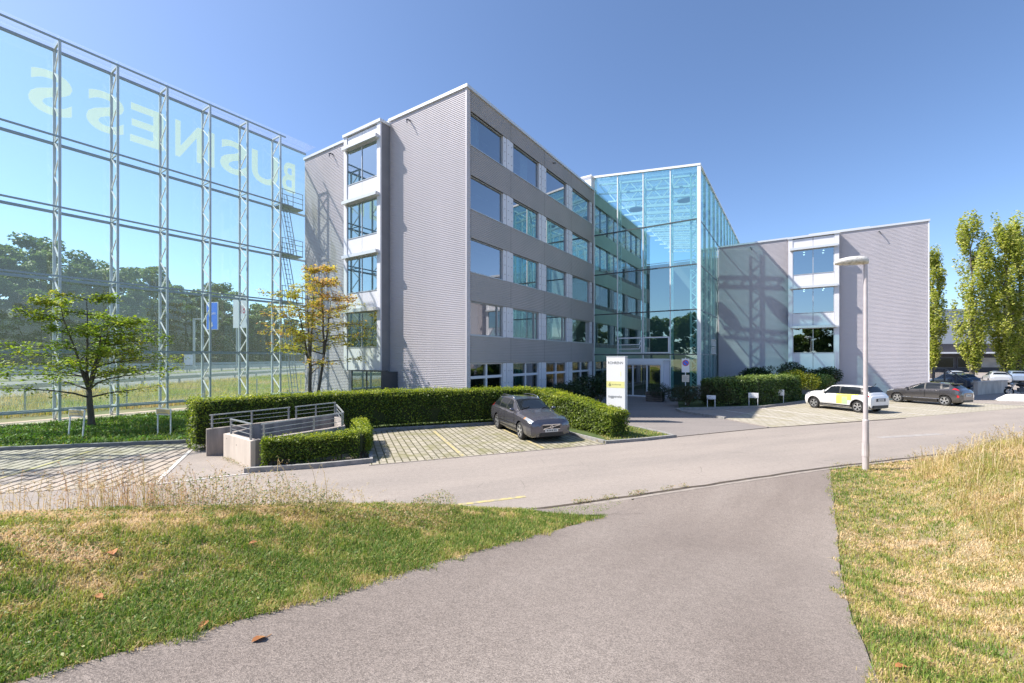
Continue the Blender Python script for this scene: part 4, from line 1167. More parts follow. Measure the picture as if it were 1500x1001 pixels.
# understorey along the edge of the wood: one mass
rng = np.random.default_rng(77)
n = 60000
yy = rng.uniform(20, 260, n); base_x = -86 - rng.uniform(0, 9, n)
hh = 4. + 8 * fbm(yy * .12, base_x * .12, 8)
P = np.stack([base_x, yy, .6 + 16 * sstep((-base_x - 82) / 60) + hh * rng.uniform(0, 1, n) ** .6], 1)
V, F = leaf_geo(P, .34, rng, .35, .6)
tag(np_mesh('undergrowth', V, F, M['leaf_wood_a']), 'dense green undergrowth along the edge of the wood across the motorway', 'undergrowth', kind='stuff')
# trees across the field behind the viewpoint: mirrored in the atrium glass
rp = [(-66, -33, 13), (-56, -42, 14), (-45, -46, 12), (-26, -54, 12), (-77, -22, 14), (-62, -38, 13), (-50, -47, 12), (-40, -44, 10), (-31, -52, 13), (-72, -28, 14), (-22, -56, 11), (-82, -16, 12), (-10, -58, 13), (-57, -52, 15), (-36, -60, 14)]
pr0 = None
for i, (x, y, hh) in enumerate(rp):
    zb = 2.2
    if pr0 is None:
        pr0 = tree('field_tree', (x, y, zb), hh, hh * .44, 9000, .34, M['leaf_wood_b'], M['bark'], 'leafy tree of the row mirrored in the atrium glass', 'trees mirrored in the atrium glass', 201, 'round', .25)
        h0 = hh
    else:
        t_ = copy_tree(pr0); t_.location = (x, y, zb); s_ = hh / h0; t_.scale = (s_, s_, s_); t_.rotation_euler = (0, 0, i * 2.1)


# ---- grass
def blades(P, L, W, lean, rng, tint, nseg=2):
    """curved blades: 3 rows (wide, mid, tip)"""
    n = len(P); az = rng.uniform(0, 2 * np.pi, n); d = np.stack([np.cos(az), np.sin(az), np.zeros(n)], 1); s = np.stack([-d[:, 1], d[:, 0], np.zeros(n)], 1)
    L = L[:, None]; W = W[:, None]; lean = lean[:, None]; up = np.array([[0, 0, 1.]])
    m = P + up * L * .55 * np.sqrt(np.maximum(1 - lean ** 2 * .3, .1)) + d * L * lean * .28
    t = P + up * L * np.sqrt(np.maximum(1 - lean ** 2, .08)) + d * L * lean * .85
    V = np.stack([P - s * W, P + s * W, m + s * W * .75, m - s * W * .75, t + s * W * .12, t - s * W * .12], 1).reshape(-1, 3)
    b = np.arange(n)[:, None] * 6
    F = np.concatenate([b + np.array([[0, 1, 2, 3]]), b + np.array([[3, 2, 4, 5]])], 1).reshape(-1, 4)
    return V, F, np.repeat(tint, 6)


GR = [(.68, .53, .33), (.58, .43, .22), (.46, .36, .14), (.36, .35, .09), (.26, .31, .06), (.18, .26, .045), (.11, .19, .03)]
M['grass'] = leafmat('grass_blade', GR, .3, .6, attr=True)


def scatter(n, x0, x1, y0, y1, rng, dens):
    X = rng.uniform(x0, x1, n); Y = rng.uniform(y0, y1, n)
    k = (np.abs(X) < 2.0 * Y + 3.5) & (Y > .3)
    d = np.hypot(X, Y); k &= rng.uniform(0, 1, n) < np.minimum(1, (dens / d) ** 1.25)
    return X[k], Y[k]


rng = np.random.default_rng(5)
def lawn_blades(name, X, Y, short, label, kindtint, wmul=1., zfun=height, z0=0., dry=.25):
    n = len(X)
    dist = np.hypot(X, Y)
    tint = kindtint(X, Y)
    g = np.clip(tint + rng.normal(0, .13, n), 0, 1); g = np.where(rng.uniform(0, 1, n) < dry, g * .35, g)
    L = rng.uniform(.6, 1.35, n) * short * (.95 + .4 * g) * (.6 + .8 * fbm(X * 2.2, Y * 2.2, 31))
    W = (.0014 + .0004 * dist) * rng.uniform(.7, 1.3, n) * wmul
    lean = np.clip(np.where(g < .4, rng.uniform(.6, .99, n), rng.uniform(.25, .95, n)), 0, .97)
    P = np.stack([X, Y, zfun(X, Y) - .008 + z0], 1)
    V, F, T = blades(P, L, W, lean, rng, g)
    o = np_mesh(name, V, F, M['grass'], col=T)
    return tag(o, label, 'grass', kind='stuff')


def patch_tint(X, Y):
    """dry on the crest and towards the right-hand bank, green by the path and in patches"""
    v = lateral(X, Y)
    a = fbm(X * .55, Y * .55, 2, 4); b = fbm(X * 2.3, Y * 2.3, 9, 3)
    c = fbm(X * 6.5, Y * 6.5, 19, 2); t = .0 + .7 * (a - .44) + .9 * (b - .45) + 1.2 * (c - .5)
    t = t + .72 * np.exp(-((v + 3.6) / .85) ** 2) + .26 * np.exp(-((v + 5.1) / 1.1) ** 2) + np.where(v > 0, .4 - .17 * np.clip(v - .3, 0, 2.5), 0) - .2 * sstep((-5.0 - v) / 2)
    return np.clip(t + .15, .02, .98)


X, Y = scatter(2300000, -17, 2.5, .3, 9.3, rng, 2.6)
k = (lateral(X, Y) < PATH_L + .02 + .34 * (fbm(X * 2.8, Y * 2.8, 4) - .42) + rng.normal(0, .02, len(X))) & (Y < yedge(X) - .12 - mouth(X) + .12 * (fbm(X * 4, Y * 4, 12) - .5))
X, Y = X[k][:480000], Y[k][:480000]
lawn_blades('bank_grass', X, Y, .052, 'patchy green and straw-coloured grass on the bank beside the path', patch_tint)
X, Y = scatter(1700000, .3, 17, .3, 13.5, rng, 2.6)
k = (lateral(X, Y) > PATH_R - .02 + .17 * (1 - sstep((.582 * X + .813 * Y - 2.5) / 4)) - .34 * (fbm(X * 2.8, Y * 2.8, 6) - .42) + rng.normal(0, .02, len(X))) & (Y < yedge(X) - .1)
X, Y = X[k][:380000], Y[k][:380000]
lawn_blades('bank_grass', X, Y, .052, 'dry mown grass with green tufts on the bank round the lamp post', patch_tint)
# broad-leaved weeds
n = 420000
X, Y = scatter(n, -14, 14, .5, 9.3, rng, 3.0)
v = lateral(X, Y); k = ((v < PATH_L - .1) | (v > PATH_R + .2)) & (Y < yedge(X) - .2) & (fbm(X * 1.6, Y * 1.6, 14, 3) > np.where(v < 0, .46, .56))
X, Y = X[k], Y[k]
P = np.stack([X, Y, height(X, Y) + rng.uniform(.005, .045, len(X))], 1)
V, F = leaf_geo(P, .014, rng, .8, .45)
M['weed'] = leafmat('weed_leaf', [(.06, .12, .02), (.12, .2, .03), (.2, .28, .05), (.3, .33, .08)], .35)
tag(np_mesh('weeds', V, F, M['weed']), 'low broad-leaved weeds in green patches in the bank grass', 'weeds', kind='stuff')


# tall dry stalks with seed heads
M['straw'] = leafmat('straw', [(.42, .3, .16), (.55, .43, .25), (.65, .55, .36), (.4, .36, .16)], .3, .7)
M['straw_red'] = leafmat('straw_red', [(.34, .2, .12), (.46, .3, .18), (.58, .42, .26), (.3, .3, .1)], .3, .7)
def stalks(name, X, Y, L0, L1, label, seed, droop=.45, wid=.0028, head=True, mat=None):
    rng = np.random.default_rng(seed); n = len(X)
    L = rng.uniform(L0, L1, n); az = rng.uniform(0, 6.283, n); ln = rng.uniform(.05, droop, n)
    base = np.stack([X, Y, height(X, Y) - .02], 1); d = np.stack([np.cos(az), np.sin(az), np.zeros(n)], 1)
    s = np.stack([-d[:, 1], d[:, 0], np.zeros(n)], 1)
    dist = np.hypot(X, Y)[:, None]; W = wid * (.6 + .16 * dist)
    rowsv = []
    for t in (0, .4, .75, 1.0):
        c = base + np.array([[0, 0, 1.]]) * (L * (t - .25 * ln * t ** 3))[:, None] + d * (L * ln * t ** 2.2)[:, None]
        rowsv += [c - s * W * (1 - .6 * t), c + s * W * (1 - .6 * t)]
    V = np.stack(rowsv, 1).reshape(-1, 3); b = np.arange(n)[:, None] * 8
    F = np.concatenate([b + np.array([[2 * i, 2 * i + 1, 2 * i + 3, 2 * i + 2]]) for i in range(3)], 1).reshape(-1, 4)
    if head:
        tip = (rowsv[6] + rowsv[7]) / 2; pre = (rowsv[4] + rowsv[5]) / 2
        k = 9; f = rng.uniform(.1, 1.12, (n, k, 1)); P = pre[:, None] + (tip - pre)[:, None] * f + rng.normal(0, .008, (n, k, 3))
        V2, F2 = leaf_geo(P.reshape(-1, 3), .009 * (1 + .05 * np.repeat(dist[:, 0], k)[:, None]), rng, .4, .35)
        F = np.concatenate([F, F2 + len(V)]); V = np.concatenate([V, V2])
    return tag(np_mesh(name, V, F, mat or M['straw']), label, 'grass', kind='stuff')


# along the crest of the left bank
n = 5200
X = rng.uniform(-14, -2.2, n); back = rng.uniform(.8, 2.5, n); Y = yedge(X) - back
k = rng.uniform(0, 1, n) < np.clip(fbm(X * .9, Y * .5, 17, 3) * 1.9 - .55, 0, 1) * np.where(X > -3, .45, 1)
k &= lateral(X, Y) < PATH_L - .6
stalks('tall_grass', X[k], Y[k], .12, .42, 'tall dry grass stalks along the crest of the bank above the road', 91, .75, .0016)
X = rng.uniform(-5.9, -3.5, 2600); Y = yedge(X) - rng.uniform(.9, 2.3, 2600)
k = rng.uniform(0, 1, 2600) < .5 * np.exp(-((X + 4.55) / .45) ** 2) * .8 + .01
stalks('tall_grass', X[k], Y[k], .3, .68, 'dense reddish-brown clump of dry grass on the crest of the bank', 97, .6, .0018, mat=M['straw_red'])
X = rng.uniform(-7, -2.6, 70); Y = yedge(X) - rng.uniform(.9, 1.9, 70)
stalks('tall_grass', X, Y, .5, .85, 'single long pale seed stalks standing out over the road', 92, .6, .003)
# weedy bushy growth on the crest
n = 34000
X = rng.uniform(-14, -.9, n); Y = yedge(X) - rng.uniform(.9, 2.5, n)
k = (fbm(X * 1.1, Y * .5, 23, 3) > .46) & (lateral(X, Y) < PATH_L - .5)
X, Y = X[k], Y[k]
P = np.stack([X, Y, height(X, Y) + rng.uniform(0, 1, len(X)) ** 1.4 * (.08 + 1.5 * np.clip(fbm(X * 1.1, Y * .5, 23, 3) - .46, 0, 1))], 1)
V, F = leaf_geo(P, .017, rng, .5, .4)
M['weed_dry'] = leafmat('dry_weed_leaf', [(.1, .16, .04), (.2, .24, .07), (.4, .32, .16), (.42, .26, .17)], .3)
tag(np_mesh('tall_weeds', V, F, M['weed_dry']), 'bushy weeds along the crest of the bank above the road', 'weeds', kind='stuff')
# right-hand mound
n = 220000
X = rng.uniform(4, 20, n); Y = rng.uniform(3.0, 14.5, n); v = lateral(X, Y)
k = (v > 1.9 + .9 * (fbm(X * .8, Y * .8, 33, 3) - .4) * 2 + .22 * np.clip(Y - 7, 0, 4) * .0) & (Y < yedge(X) - .25)
X, Y = X[k][:95000], Y[k][:95000]
lawn_blades('mound_grass', X, Y, .16, 'long bleached grass lying over the mound beside the lamp post', lambda x, y: np.clip(.3 + .95 * (fbm(x * 1.1, y * 1.1, 44, 3) - .42), 0, .8), .42)
k = rng.uniform(0, 1, len(X)) < .045
stalks('tall_grass', X[k], Y[k], .25, .52, 'long straw stalks with seed heads on the mound beside the lamp post', 93, .7, .0022)
# lawn behind the parking kerb
n = 150000
X = rng.uniform(-30, 7, n); Y = rng.uniform(9, 31, n)
lawn_poly = [(-34, 10.1), (-17.2, 14.52), (-11.7, 15.95), (-10.6, 16.4), (-6.5, 19.2), (-1.2, 21.3), (1.6, 22.0), (-2.6, 22.2), (-15.0, 30.3), (-27, 12.5)]
def inpoly(X, Y, poly):
    c = np.zeros(len(X), bool); j = len(poly) - 1
    for i in range(len(poly)):
        xi, yi = poly[i]; xj, yj = poly[j]
        c ^= ((yi > Y) != (yj > Y)) & (X < (xj - xi) * (Y - yi) / (yj - yi + 1e-12) + xi); j = i
    return c
k = inpoly(X, Y, lawn_poly)
X, Y = X[k], Y[k]
lx = (X + 2.36) * EX.x + (Y - 22.4) * EX.y
k = lx > -14.6
X, Y = X[k], Y[k]
lawn_blades('lawn_grass', X, Y, .1, 'bright green lawn between the parking kerb and the glass screen', lambda x, y: np.clip(.85 + .4 * (fbm(x * .8, y * .8, 51, 3) - .5), 0, 1), 1.8, lambda x, y: x * 0 + .06, dry=.04)
X = rng.uniform(-30, 7, 40000); Y = rng.uniform(9, 31, 40000)
k = inpoly(X, Y, lawn_poly); X, Y = X[k], Y[k]
k = ((X + 2.36) * EX.x + (Y - 22.4) * EX.y > -14.5) & (fbm(X * .7, Y * .7, 61, 2) > .38); X, Y = X[k], Y[k]
V, F = leaf_geo(np.stack([X, Y, .1 + rng.uniform(0, .06, len(X))], 1), .045, rng, .9, .6)
tag(np_mesh('ground_cover', V, F, leafmat('ground_cover_leaf', [(.07, .17, .025), (.12, .25, .04), (.18, .32, .07)], .35)), 'leafy green ground cover in the lawn before the glass screen', 'ground cover', kind='stuff')
# little lawn at the hedge end and weeds in the paving
X = rng.uniform(2, 7, 9000); Y = rng.uniform(15, 21, 9000); k = inpoly(X, Y, [(3.5, 15.75), (6.2, 16.8), (5.3, 18.7), (4.3, 20.6), (3.2, 19)]); 
lawn_blades('lawn_grass', X[k], Y[k], .07, 'small worn grass corner at the end of the clipped hedge', lambda x, y: np.clip(.55 + .8 * (fbm(x * 1.2, y * 1.2, 52, 3) - .5), 0, 1), 1.3, lambda x, y: x * 0 + .05)
# verge meadow beyond the glass
n = 60000
X = rng.uniform(-30.3, -16.5, n); Y = rng.uniform(15, 70, n)
lx = (X + 2.36) * EX.x + (Y - 22.4) * EX.y; ly = (X + 2.36) * EY.x + (Y - 22.4) * EY.y
k = ((lx < -18.6) | (ly > 3)) & (lx < -15.5)
X, Y = X[k], Y[k]
x0 = np.maximum(np.where(Y < 31.5, -16.2 - .664 * (31.5 - Y), -16.2) - .4, -30.)
tt = np.clip((X - x0) / (-30.4 - x0), 0, 1)
zz = np.interp(tt, [0, .49, .70, .884, 1], [0, .06, .3, .62, .68])
V, F, T = blades(np.stack([X, Y, zz], 1), rng.uniform(.15, .5, len(X)), np.full(len(X), .014), rng.uniform(.1, .8, len(X)), rng, np.clip(.5 + 1. * (fbm(X * .5, Y * .5, 71, 3) - .5) + rng.normal(0, .1, len(X)), 0.05, .9))
tag(np_mesh('verge_grass', V, F, M['grass'], col=T), 'rough meadow grass on the motorway verge beyond the glass', 'grass', kind='stuff')
# weeds in the kerb joints
wd = []
for (x0, y0), (x1, y1), m_ in (((-4, 12.35), (3.3, 15.3), 500), ((1.2, 9.0), (4.2, 10.3), 900), ((-11.6, 15.6), (-10.7, 14.9), 350), ((-5.5, 17.9), (-1, 19.6), 900), ((2.5, 16.9), (3.4, 15.4), 500), ((-8.9, 13.2), (-7.5, 12.0), 250), ((-6.9, 11.75), (-4.2, 12.75), 300), ((8.0, 11.75), (14, 13.85), 500)):
    t = rng.uniform(0, 1, m_); t = t[fbm(t * 14, t * 0 + m_, 3, 2) > .48]
    wd.append(np.stack([x0 + (x1 - x0) * t + rng.normal(0, .05, len(t)), y0 + (y1 - y0) * t + rng.normal(0, .05, len(t)), rng.uniform(.01, .09, len(t))], 1))
V, F = leaf_geo(np.concatenate(wd), .022, rng, .6, .4)
tag(np_mesh('joint_weeds', V, F, M['weed_dry']), 'little weeds sprouting along kerbs and road joints', 'weeds', kind='stuff')
# fallen leaves on the grass
M['dead_leaf'] = pbr('dead_leaf', (.33, .12, .04), .8, c2=(.45, .22, .08), scale=9)
fl0 = None
for i, (x, y) in enumerate([(-2.05, 2.85), (-2.95, 3.05), (-1.64, 2.78), (-3.35, 3.6), (-2.6, 4.3), (2.75, 2.95), (3.0, 3.3)]):
    if fl0 is None:
        mm = MB(); pts = [(0, .05, .0), (.022, .03, .012), (.034, 0, .016), (.02, -.035, .008), (0, -.05, .0), (-.022, -.032, .014), (-.03, 0, .02), (-.02, .03, .01)]
        mm.add(pts + [(0, 0, .004)], [(i_, (i_ + 1) % 8, 8) for i_ in range(8)]); mm.bar((0, -.05, .0), (.006, -.085, .006), .003)
        fl0 = o = mm.build('fallen_leaf', M['dead_leaf']); tag(o, 'curled brown leaf fallen on the bank grass', 'leaf', 'fallen leaves on the bank')
    else:
        o = copy_tree(fl0)
    o.location = (x, y, float(height(x, y)) + (.012 if lateral(x, y) > PATH_L and lateral(x, y) < PATH_R else .03)); o.rotation_euler = (.1 * (i % 3), .08, i * 1.3); s_ = .8 + .1 * (i % 4); o.scale = (s_, s_, s_)
# ------------------------------------------------------------------ cars
def paint(name, c, metal=.3, rough=.3):
    m, N, L, out = nodes(name)
    p = N('BsdfPrincipled'); p.inputs['Metallic'].default_value = metal; p.inputs['Roughness'].default_value = rough
    p.inputs['Coat Weight'].default_value = 1.; p.inputs['Coat Roughness'].default_value = .05
    tc = N('TexCoord'); n = N('TexNoise', Scale=3., Detail=6.); L(tc.outputs['Object'], n.inputs['Vector'])
    mr = N('MapRange'); mr.inputs['To Min'].default_value = .88; mr.inputs['To Max'].default_value = 1.1; L(n.outputs[0], mr.inputs[0])
    mu = N('Mix', data_type='RGBA', blend_type='MULTIPLY'); mu.inputs[0].default_value = 1.; mu.inputs[6].default_value = rgb(c); L(mr.outputs[0], mu.inputs[7]); L(mu.outputs[2], p.inputs['Base Color'])
    L(p.outputs[0], out.inputs[0]); return m


class CarShape:
    """body skin lofted through cross-sections; x forward, y to the left, z up. v = 0 (underside) .. 11 (roof centre) .. 22"""
    def __init__(s, st):
        # station: x, half width, underside z, shoulder z, shoulder half width, top z, top half width, crown
        st = sorted(st, key=lambda q: q[0])
        cap = lambda q, s_: (q[0] + s_ * .035, q[1] * .74, q[2] + .08, q[3] - .05, q[4] * .76, q[5] - .07, q[6] * .76, q[7])
        st = np.array([cap(st[0], -1)] + st + [cap(st[-1], 1)], float)
        s.x = np.unique(np.concatenate([np.linspace(st[0, 0], st[-1, 0], 90), st[:, 0]]))
        A = np.stack([np.interp(s.x, st[:, 0], st[:, k]) for k in range(1, 8)], 1)
        for _ in range(1):
            B = A.copy(); B[1:-1] = .25 * A[:-2] + .5 * A[1:-1] + .25 * A[2:]; A = B
        s.A = A; s.x0, s.x1 = st[0, 0], st[-1, 0]

    def half(s, x):
        w, zb, zs, ws, zr, wr, cr = [np.interp(x, s.x, s.A[:, k]) for k in range(7)]
        g = zr - zs
        return [(0, zb), (w * .86, zb), (w * .965, zb + .09), (w * .995, zb + .25), (w, max(zs - .2, zb + .3)), (w * .55 + ws * .45 + .012, zs - .05), (ws, zs),
                (ws + (wr - ws) * .5 + .018, zs + g * .5), (wr + .008, zr - min(.05, g * .35)), (wr - .05, zr + cr * .25), (wr * .5, zr + cr * .85), (0, zr + cr)]

    def S(s, x, v):
        h = s.half(x); sg = 1
        if v > 11: v = 22 - v; sg = -1
        i = min(int(v), 10); t = v - i
        return Vector((x, sg * (h[i][0] * (1 - t) + h[i + 1][0] * t), h[i][1] * (1 - t) + h[i + 1][1] * t))

    def nrm(s, x, v):
        e = .03
        a = s.S(min(x + e, s.x1), v) - s.S(max(x - e, s.x0), v)
        b = s.S(x, min(v + .12, 22)) - s.S(x, max(v - .12, 0))
        n = b.cross(a)
        return n.normalized() if n.length > 1e-9 else Vector((0, 0, 1))

    def body(s):
        mb = MB(); xs = s.x; k = 23
        for x in xs:
            h = s.half(x); full = [(y, z) for y, z in h] + [(-y, z) for y, z in h[-2:0:-1]]
            mb.v += [(x, y, z) for y, z in full]
        k = 22
        for i in range(len(xs) - 1):
            for j in range(k):
                mb.f.append((i * k + j, i * k + (j + 1) % k, (i + 1) * k + (j + 1) % k, (i + 1) * k + j)); mb.m.append(0)
        mb.f.append(tuple(range(k))); mb.m.append(0)
        mb.f.append(tuple(reversed(range((len(xs) - 1) * k, len(xs) * k)))); mb.m.append(0)
        mb.f = [tuple(reversed(f)) for f in mb.f]
        return mb

    def patch(s, c, eps=.006, nu=10, nv=8):
        """skin patch between four (x, v) corners, laid eps proud of the body"""
        mb = MB()
        for i in range(nu + 1):
            for j in range(nv + 1):
                a, b = i / nu, j / nv
                x = (c[0][0] * (1 - a) + c[1][0] * a) * (1 - b) + (c[3][0] * (1 - a) + c[2][0] * a) * b
                v = (c[0][1] * (1 - a) + c[1][1] * a) * (1 - b) + (c[3][1] * (1 - a) + c[2][1] * a) * b
                p = s.S(x, v); n = s.nrm(x, v); mb.v.append(tuple(p + n * eps))
        for i in range(nu):
            for j in range(nv):
                q = i * (nv + 1) + j
                mb.f.append((q, q + nv + 1, q + nv + 2, q + 1)); mb.m.append(0)
        return mb

    def line(s, pts, r=.006, eps=.004, mb=None):
        mb = mb or MB(); P = []
        for (xa, va), (xb, vb) in zip(pts[:-1], pts[1:]):
            for t in np.linspace(0, 1, 7)[:-1]: P.append(s.S(xa + (xb - xa) * t, va + (vb - va) * t) + s.nrm(xa + (xb - xa) * t, va + (vb - va) * t) * eps)
        P.append(s.S(*pts[-1]) + s.nrm(*pts[-1]) * eps)
        mb.path(P, r, 4); return mb


def mirror_c(c): return [(x, 22 - v) for x, v in c]


def wheel(parent, x, y, r, side, spokes=5, w=.2):
    e = empty('wheel', (x, y, r)); e.parent = parent
    o = side
    t = MB().lathe([(r * .68, -w / 2), (r * .93, -w / 2), (r, -w * .32), (r, w * .32), (r * .93, w / 2), (r * .68, w / 2), (r * .66, 0), (r * .68, -w / 2)], (0, 0, 0), 'y', 28)
    t.build('tyre', M['tyre'], e, True, 40)
    m = MB(); q = o * w * .46
    m.lathe([(r * .68, q), (r * .62, q), (r * .58, q - o * .06), (r * .56, q - o * .1), (0, q - o * .1)], (0, 0, 0), 'y', 28, 1)
    m.lathe([(r * .69, q + o * .004), (r * .6, q + o * .004)], (0, 0, 0), 'y', 28)
    for i in range(spokes):
        a = 2 * math.pi * i / spokes + .3
        for da in (-.13, .13):
            m.bar((r * .12 * math.cos(a), q - o * .02, r * .12 * math.sin(a)), (r * .63 * math.cos(a + da), q - o * .005, r * .63 * math.sin(a + da)), .045, .03, up=(0, 1, 0))
    m.lathe([(0, q), (r * .17, q), (r * .17, q - o * .05)], (0, 0, 0), 'y', 16)
    m.build('rim', [M['rim'], M['black']], e)
    return e


def car(name, label, st, pm, wheels, r, sidewin, screen, rear, loc, heading, roof=None, group=None, detail=True, doors=(), trim=.28, spokes=5, band=None):
    """heading: forward direction in plan"""
    root = empty(name, loc, math.atan2(heading[1], heading[0]), label, 'car', group)
    cs = CarShape(st)
    o = cs.body().build('body', [pm, M['black']], root, True, 50)
    # wheel openings
    cut = MB()
    for x in wheels:
        for sd in (1, -1):
            vs = []; n = 28; k0 = len(cut.v)
            for yy in (.52, 1.2):
                for i in range(n): cut.v.append((x + (r + .045) * math.cos(2 * math.pi * i / n), sd * yy, r + .015 + (r + .045) * math.sin(2 * math.pi * i / n)))
            fs = [(k0 + i, k0 + (i + 1) % n, k0 + n + (i + 1) % n, k0 + n + i) for i in range(n)] + [tuple(k0 + i for i in reversed(range(n))), tuple(k0 + n + i for i in range(n))]
            if sd > 0: fs = [tuple(reversed(f)) for f in fs]
            cut.f += fs; cut.m += [1] * len(fs)
    co = cut.build('cutter', [pm, M['black']], root)
    md = o.modifiers.new('arch', 'BOOLEAN'); md.object = co; md.operation = 'DIFFERENCE'; md.solver = 'EXACT'
    bpy.context.view_layer.update()
    dg = bpy.context.evaluated_depsgraph_get()
    me = bpy.data.meshes.new_from_object(o.evaluated_get(dg)); o.modifiers.clear(); old = o.data; o.data = me; bpy.data.meshes.remove(old)
    bpy.data.objects.remove(co)
    me.polygons.foreach_set('use_smooth', [True] * len(me.polygons)); me.set_sharp_from_angle(angle=R(38))
    yw = np.interp(wheels[0], cs.x, cs.A[:, 0])
    for x in wheels:
        for sd in (1, -1): wheel(root, x, sd * (yw - .115), r, sd, spokes)
    if band:
        for cc in (band, mirror_c(band)): cs.patch(cc, .004).build('window_band', M['black'], root, True)
    for c in sidewin:
        for cc in (c, mirror_c(c)): cs.patch(cc).build('side_window', M['car_glass'], root, True)
    cs.patch(screen, nv=14).build('windscreen', M['car_glass'], root, True)
    cs.patch(rear, nv=14).build('rear_window', M['car_glass'], root, True)
    if roof: cs.patch(roof[0], .004, 14, 14).build('roof', roof[1], root, True)
    # lower cladding strip
    xs = cs.x
    for sd in (0, 1):
        c = [(wheels[0] - r - .07, 1.5), (wheels[1] + r + .07, 1.5), (wheels[1] + r + .07, 2.6), (wheels[0] - r - .07, 2.6)]
        cs.patch(c if not sd else mirror_c(c), .005, 12, 3).build('sill', M['black'], root, True)
    if detail:
        for xa, xb in doors:
            for mir in (0, 1):
                c = [(xa, 2.9), (xb, 2.9), (xb, 6.), (xa, 6.)]
                if mir: c = mirror_c(c)
                d = cs.patch(c, .0035, 8, 8).build('door', pm, root, True)
                cs.line(c + [c[0]], .006, .004).build('door_gap', M['black'], d)
                hx = xa + .12
                h = cs.S(hx + .07, 5.2 if not mir else 16.8); sg = 1 if not mir else -1
                MB().ellipsoid((h.x, h.y + sg * .022, h.z), (.085, .014, .014)).build('door_handle', pm, d, True)
        mx = screen[0][0] - .22
        for sg in (1, -1):
            p = cs.S(mx, 6.4 if sg > 0 else 15.6)
            m = MB().ellipsoid((p.x, p.y + sg * .13, p.z + .07), (.06, .1, .065)).bar((p.x, p.y - sg * .01, p.z + .02), (p.x, p.y + sg * .08, p.z + .05), .04, .03)
            m.build('mirror', [pm], root, True)
    return root, cs


GREY = paint('graphite_paint', (.115, .113, .135), .5, .2)
GREY2 = paint('warm_grey_paint', (.105, .1, .104), .55, .2)
WHITE = paint('white_paint', (.78, .78, .77), .0, .3)


def arch_lip(cs, root, wheels, r, mat):
    for x in wheels:
        for sg in (1, -1):
            P = []
            for i in range(15):
                a = math.pi * (i / 14) * 1.1 - .05 * math.pi
                xx = x + (r + .06) * math.cos(a); zz = r + .015 + (r + .06) * math.sin(a)
                h = cs.half(xx); ys = [q[0] for q in h[2:8]]; zs = [q[1] for q in h[2:8]]
                P.append((xx, sg * (np.interp(zz, zs, ys) + .004), max(zz, .16)))
            MB().path(P, .03 if mat is M['black'] else .016, 5).build('arch_trim', mat, root)


# -- estate car
ST = [(2.26, .66, .24, .66, .58, .73, .50, .01), (2.2, .79, .2, .75, .68, .81, .58, .02), (1.95, .865, .19, .83, .76, .89, .65, .025), (1.4, .88, .19, .89, .80, .96, .68, .03), (.95, .885, .19, .93, .81, 1.02, .69, .03),
      (.82, .885, .19, .94, .81, 1.05, .69, .03), (.08, .885, .19, .955, .81, 1.37, .585, .035), (-.3, .885, .19, .965, .81, 1.425, .58, .035), (-1.2, .885, .19, .985, .81, 1.42, .575, .035), (-1.75, .88, .2, 1.0, .79, 1.375, .555, .03),
      (-2.02, .87, .22, 1.0, .76, 1.16, .60, .03), (-2.13, .86, .24, .98, .74, 1.02, .62, .02), (-2.2, .84, .25, .93, .73, .97, .62, .02), (-2.26, .8, .27, .86, .70, .9, .6, .01)]
SW = [[(.52, 6.2), (-.28, 6.15), (-.24, 8.1), (.02, 8.0)], [(-.36, 6.15), (-1.08, 6.15), (-1.04, 8.1), (-.32, 8.1)], [(-1.15, 6.15), (-1.85, 6.2), (-1.62, 8.1), (-1.1, 8.1)]]
SCR = [(.84, 8.2), (.10, 8.5), (.10, 13.5), (.84, 13.8)]
REAR = [(-1.80, 8.6), (-2.03, 8.4), (-2.03, 13.6), (-1.80, 13.4)]
r1, cs = car('estate_car', 'dark grey estate car with roof rails parked facing the road in the paved bay', ST, GREY, (1.32, -1.32), .325, SW, SCR, REAR, (.62, 17.75, .008), (.358, -.934), doors=((-.33, .78), (-1.1, -.36)), band=[(.56, 6.08), (-1.9, 6.08), (-1.66, 8.22), (.06, 8.2)])
for sg in (1, -1):
    P = [cs.S(x, 9.0 if sg > 0 else 13.0) + Vector((0, 0, h)) for x, h in ((.0, .0), (-.12, .055), (-.5, .07), (-1.1, .07), (-1.5, .06), (-1.66, .0))]
    MB().path(P, .02, 6).build('roof_rail', M['chrome'], r1, True)
    for c in ([(1.72, 5.1), (2.19, 4.9), (2.19, 6.7), (1.72, 6.8)],):
        cs.patch(c if sg > 0 else mirror_c(c), .008).build('headlight', M['lamp_lens'], r1, True)
    cs.patch([(1.66, 5.1), (1.72, 5.1), (1.72, 6.5), (1.66, 6.4)] if sg > 0 else mirror_c([(1.66, 5.1), (1.72, 5.1), (1.72, 6.5), (1.66, 6.4)]), .009, 3, 5).build('indicator', M['amber'], r1, True)
    c = [(-1.95, 5.2), (-2.2, 5.2), (-2.1, 8.3), (-1.93, 8.3)]
    cs.patch(c if sg > 0 else mirror_c(c), .008).build('tail_light', M['red_lens'], r1, True)
    MB().ellipsoid((2.2, sg * .56, .34), (.03, .07, .045)).build('fog_lamp', M['chrome'], r1, True)
    MB().box(-1.0, 1.0, sg * .888 - .012, sg * .888 + .012, .5, .545).build('side_strip', M['black'], r1)
g = MB(); g.prism([(2.2, -.36), (2.3, -.34), (2.3, .34), (2.2, .36)], .5, .64, 0)
for q in range(0): g.box(2.276, 2.284, -.3 + q * .075 - .012, -.3 + q * .075 + .012, .515, .625, 1)
g.bar((2.305, -.32, .51), (2.305, .32, .63), .022, mi=1)
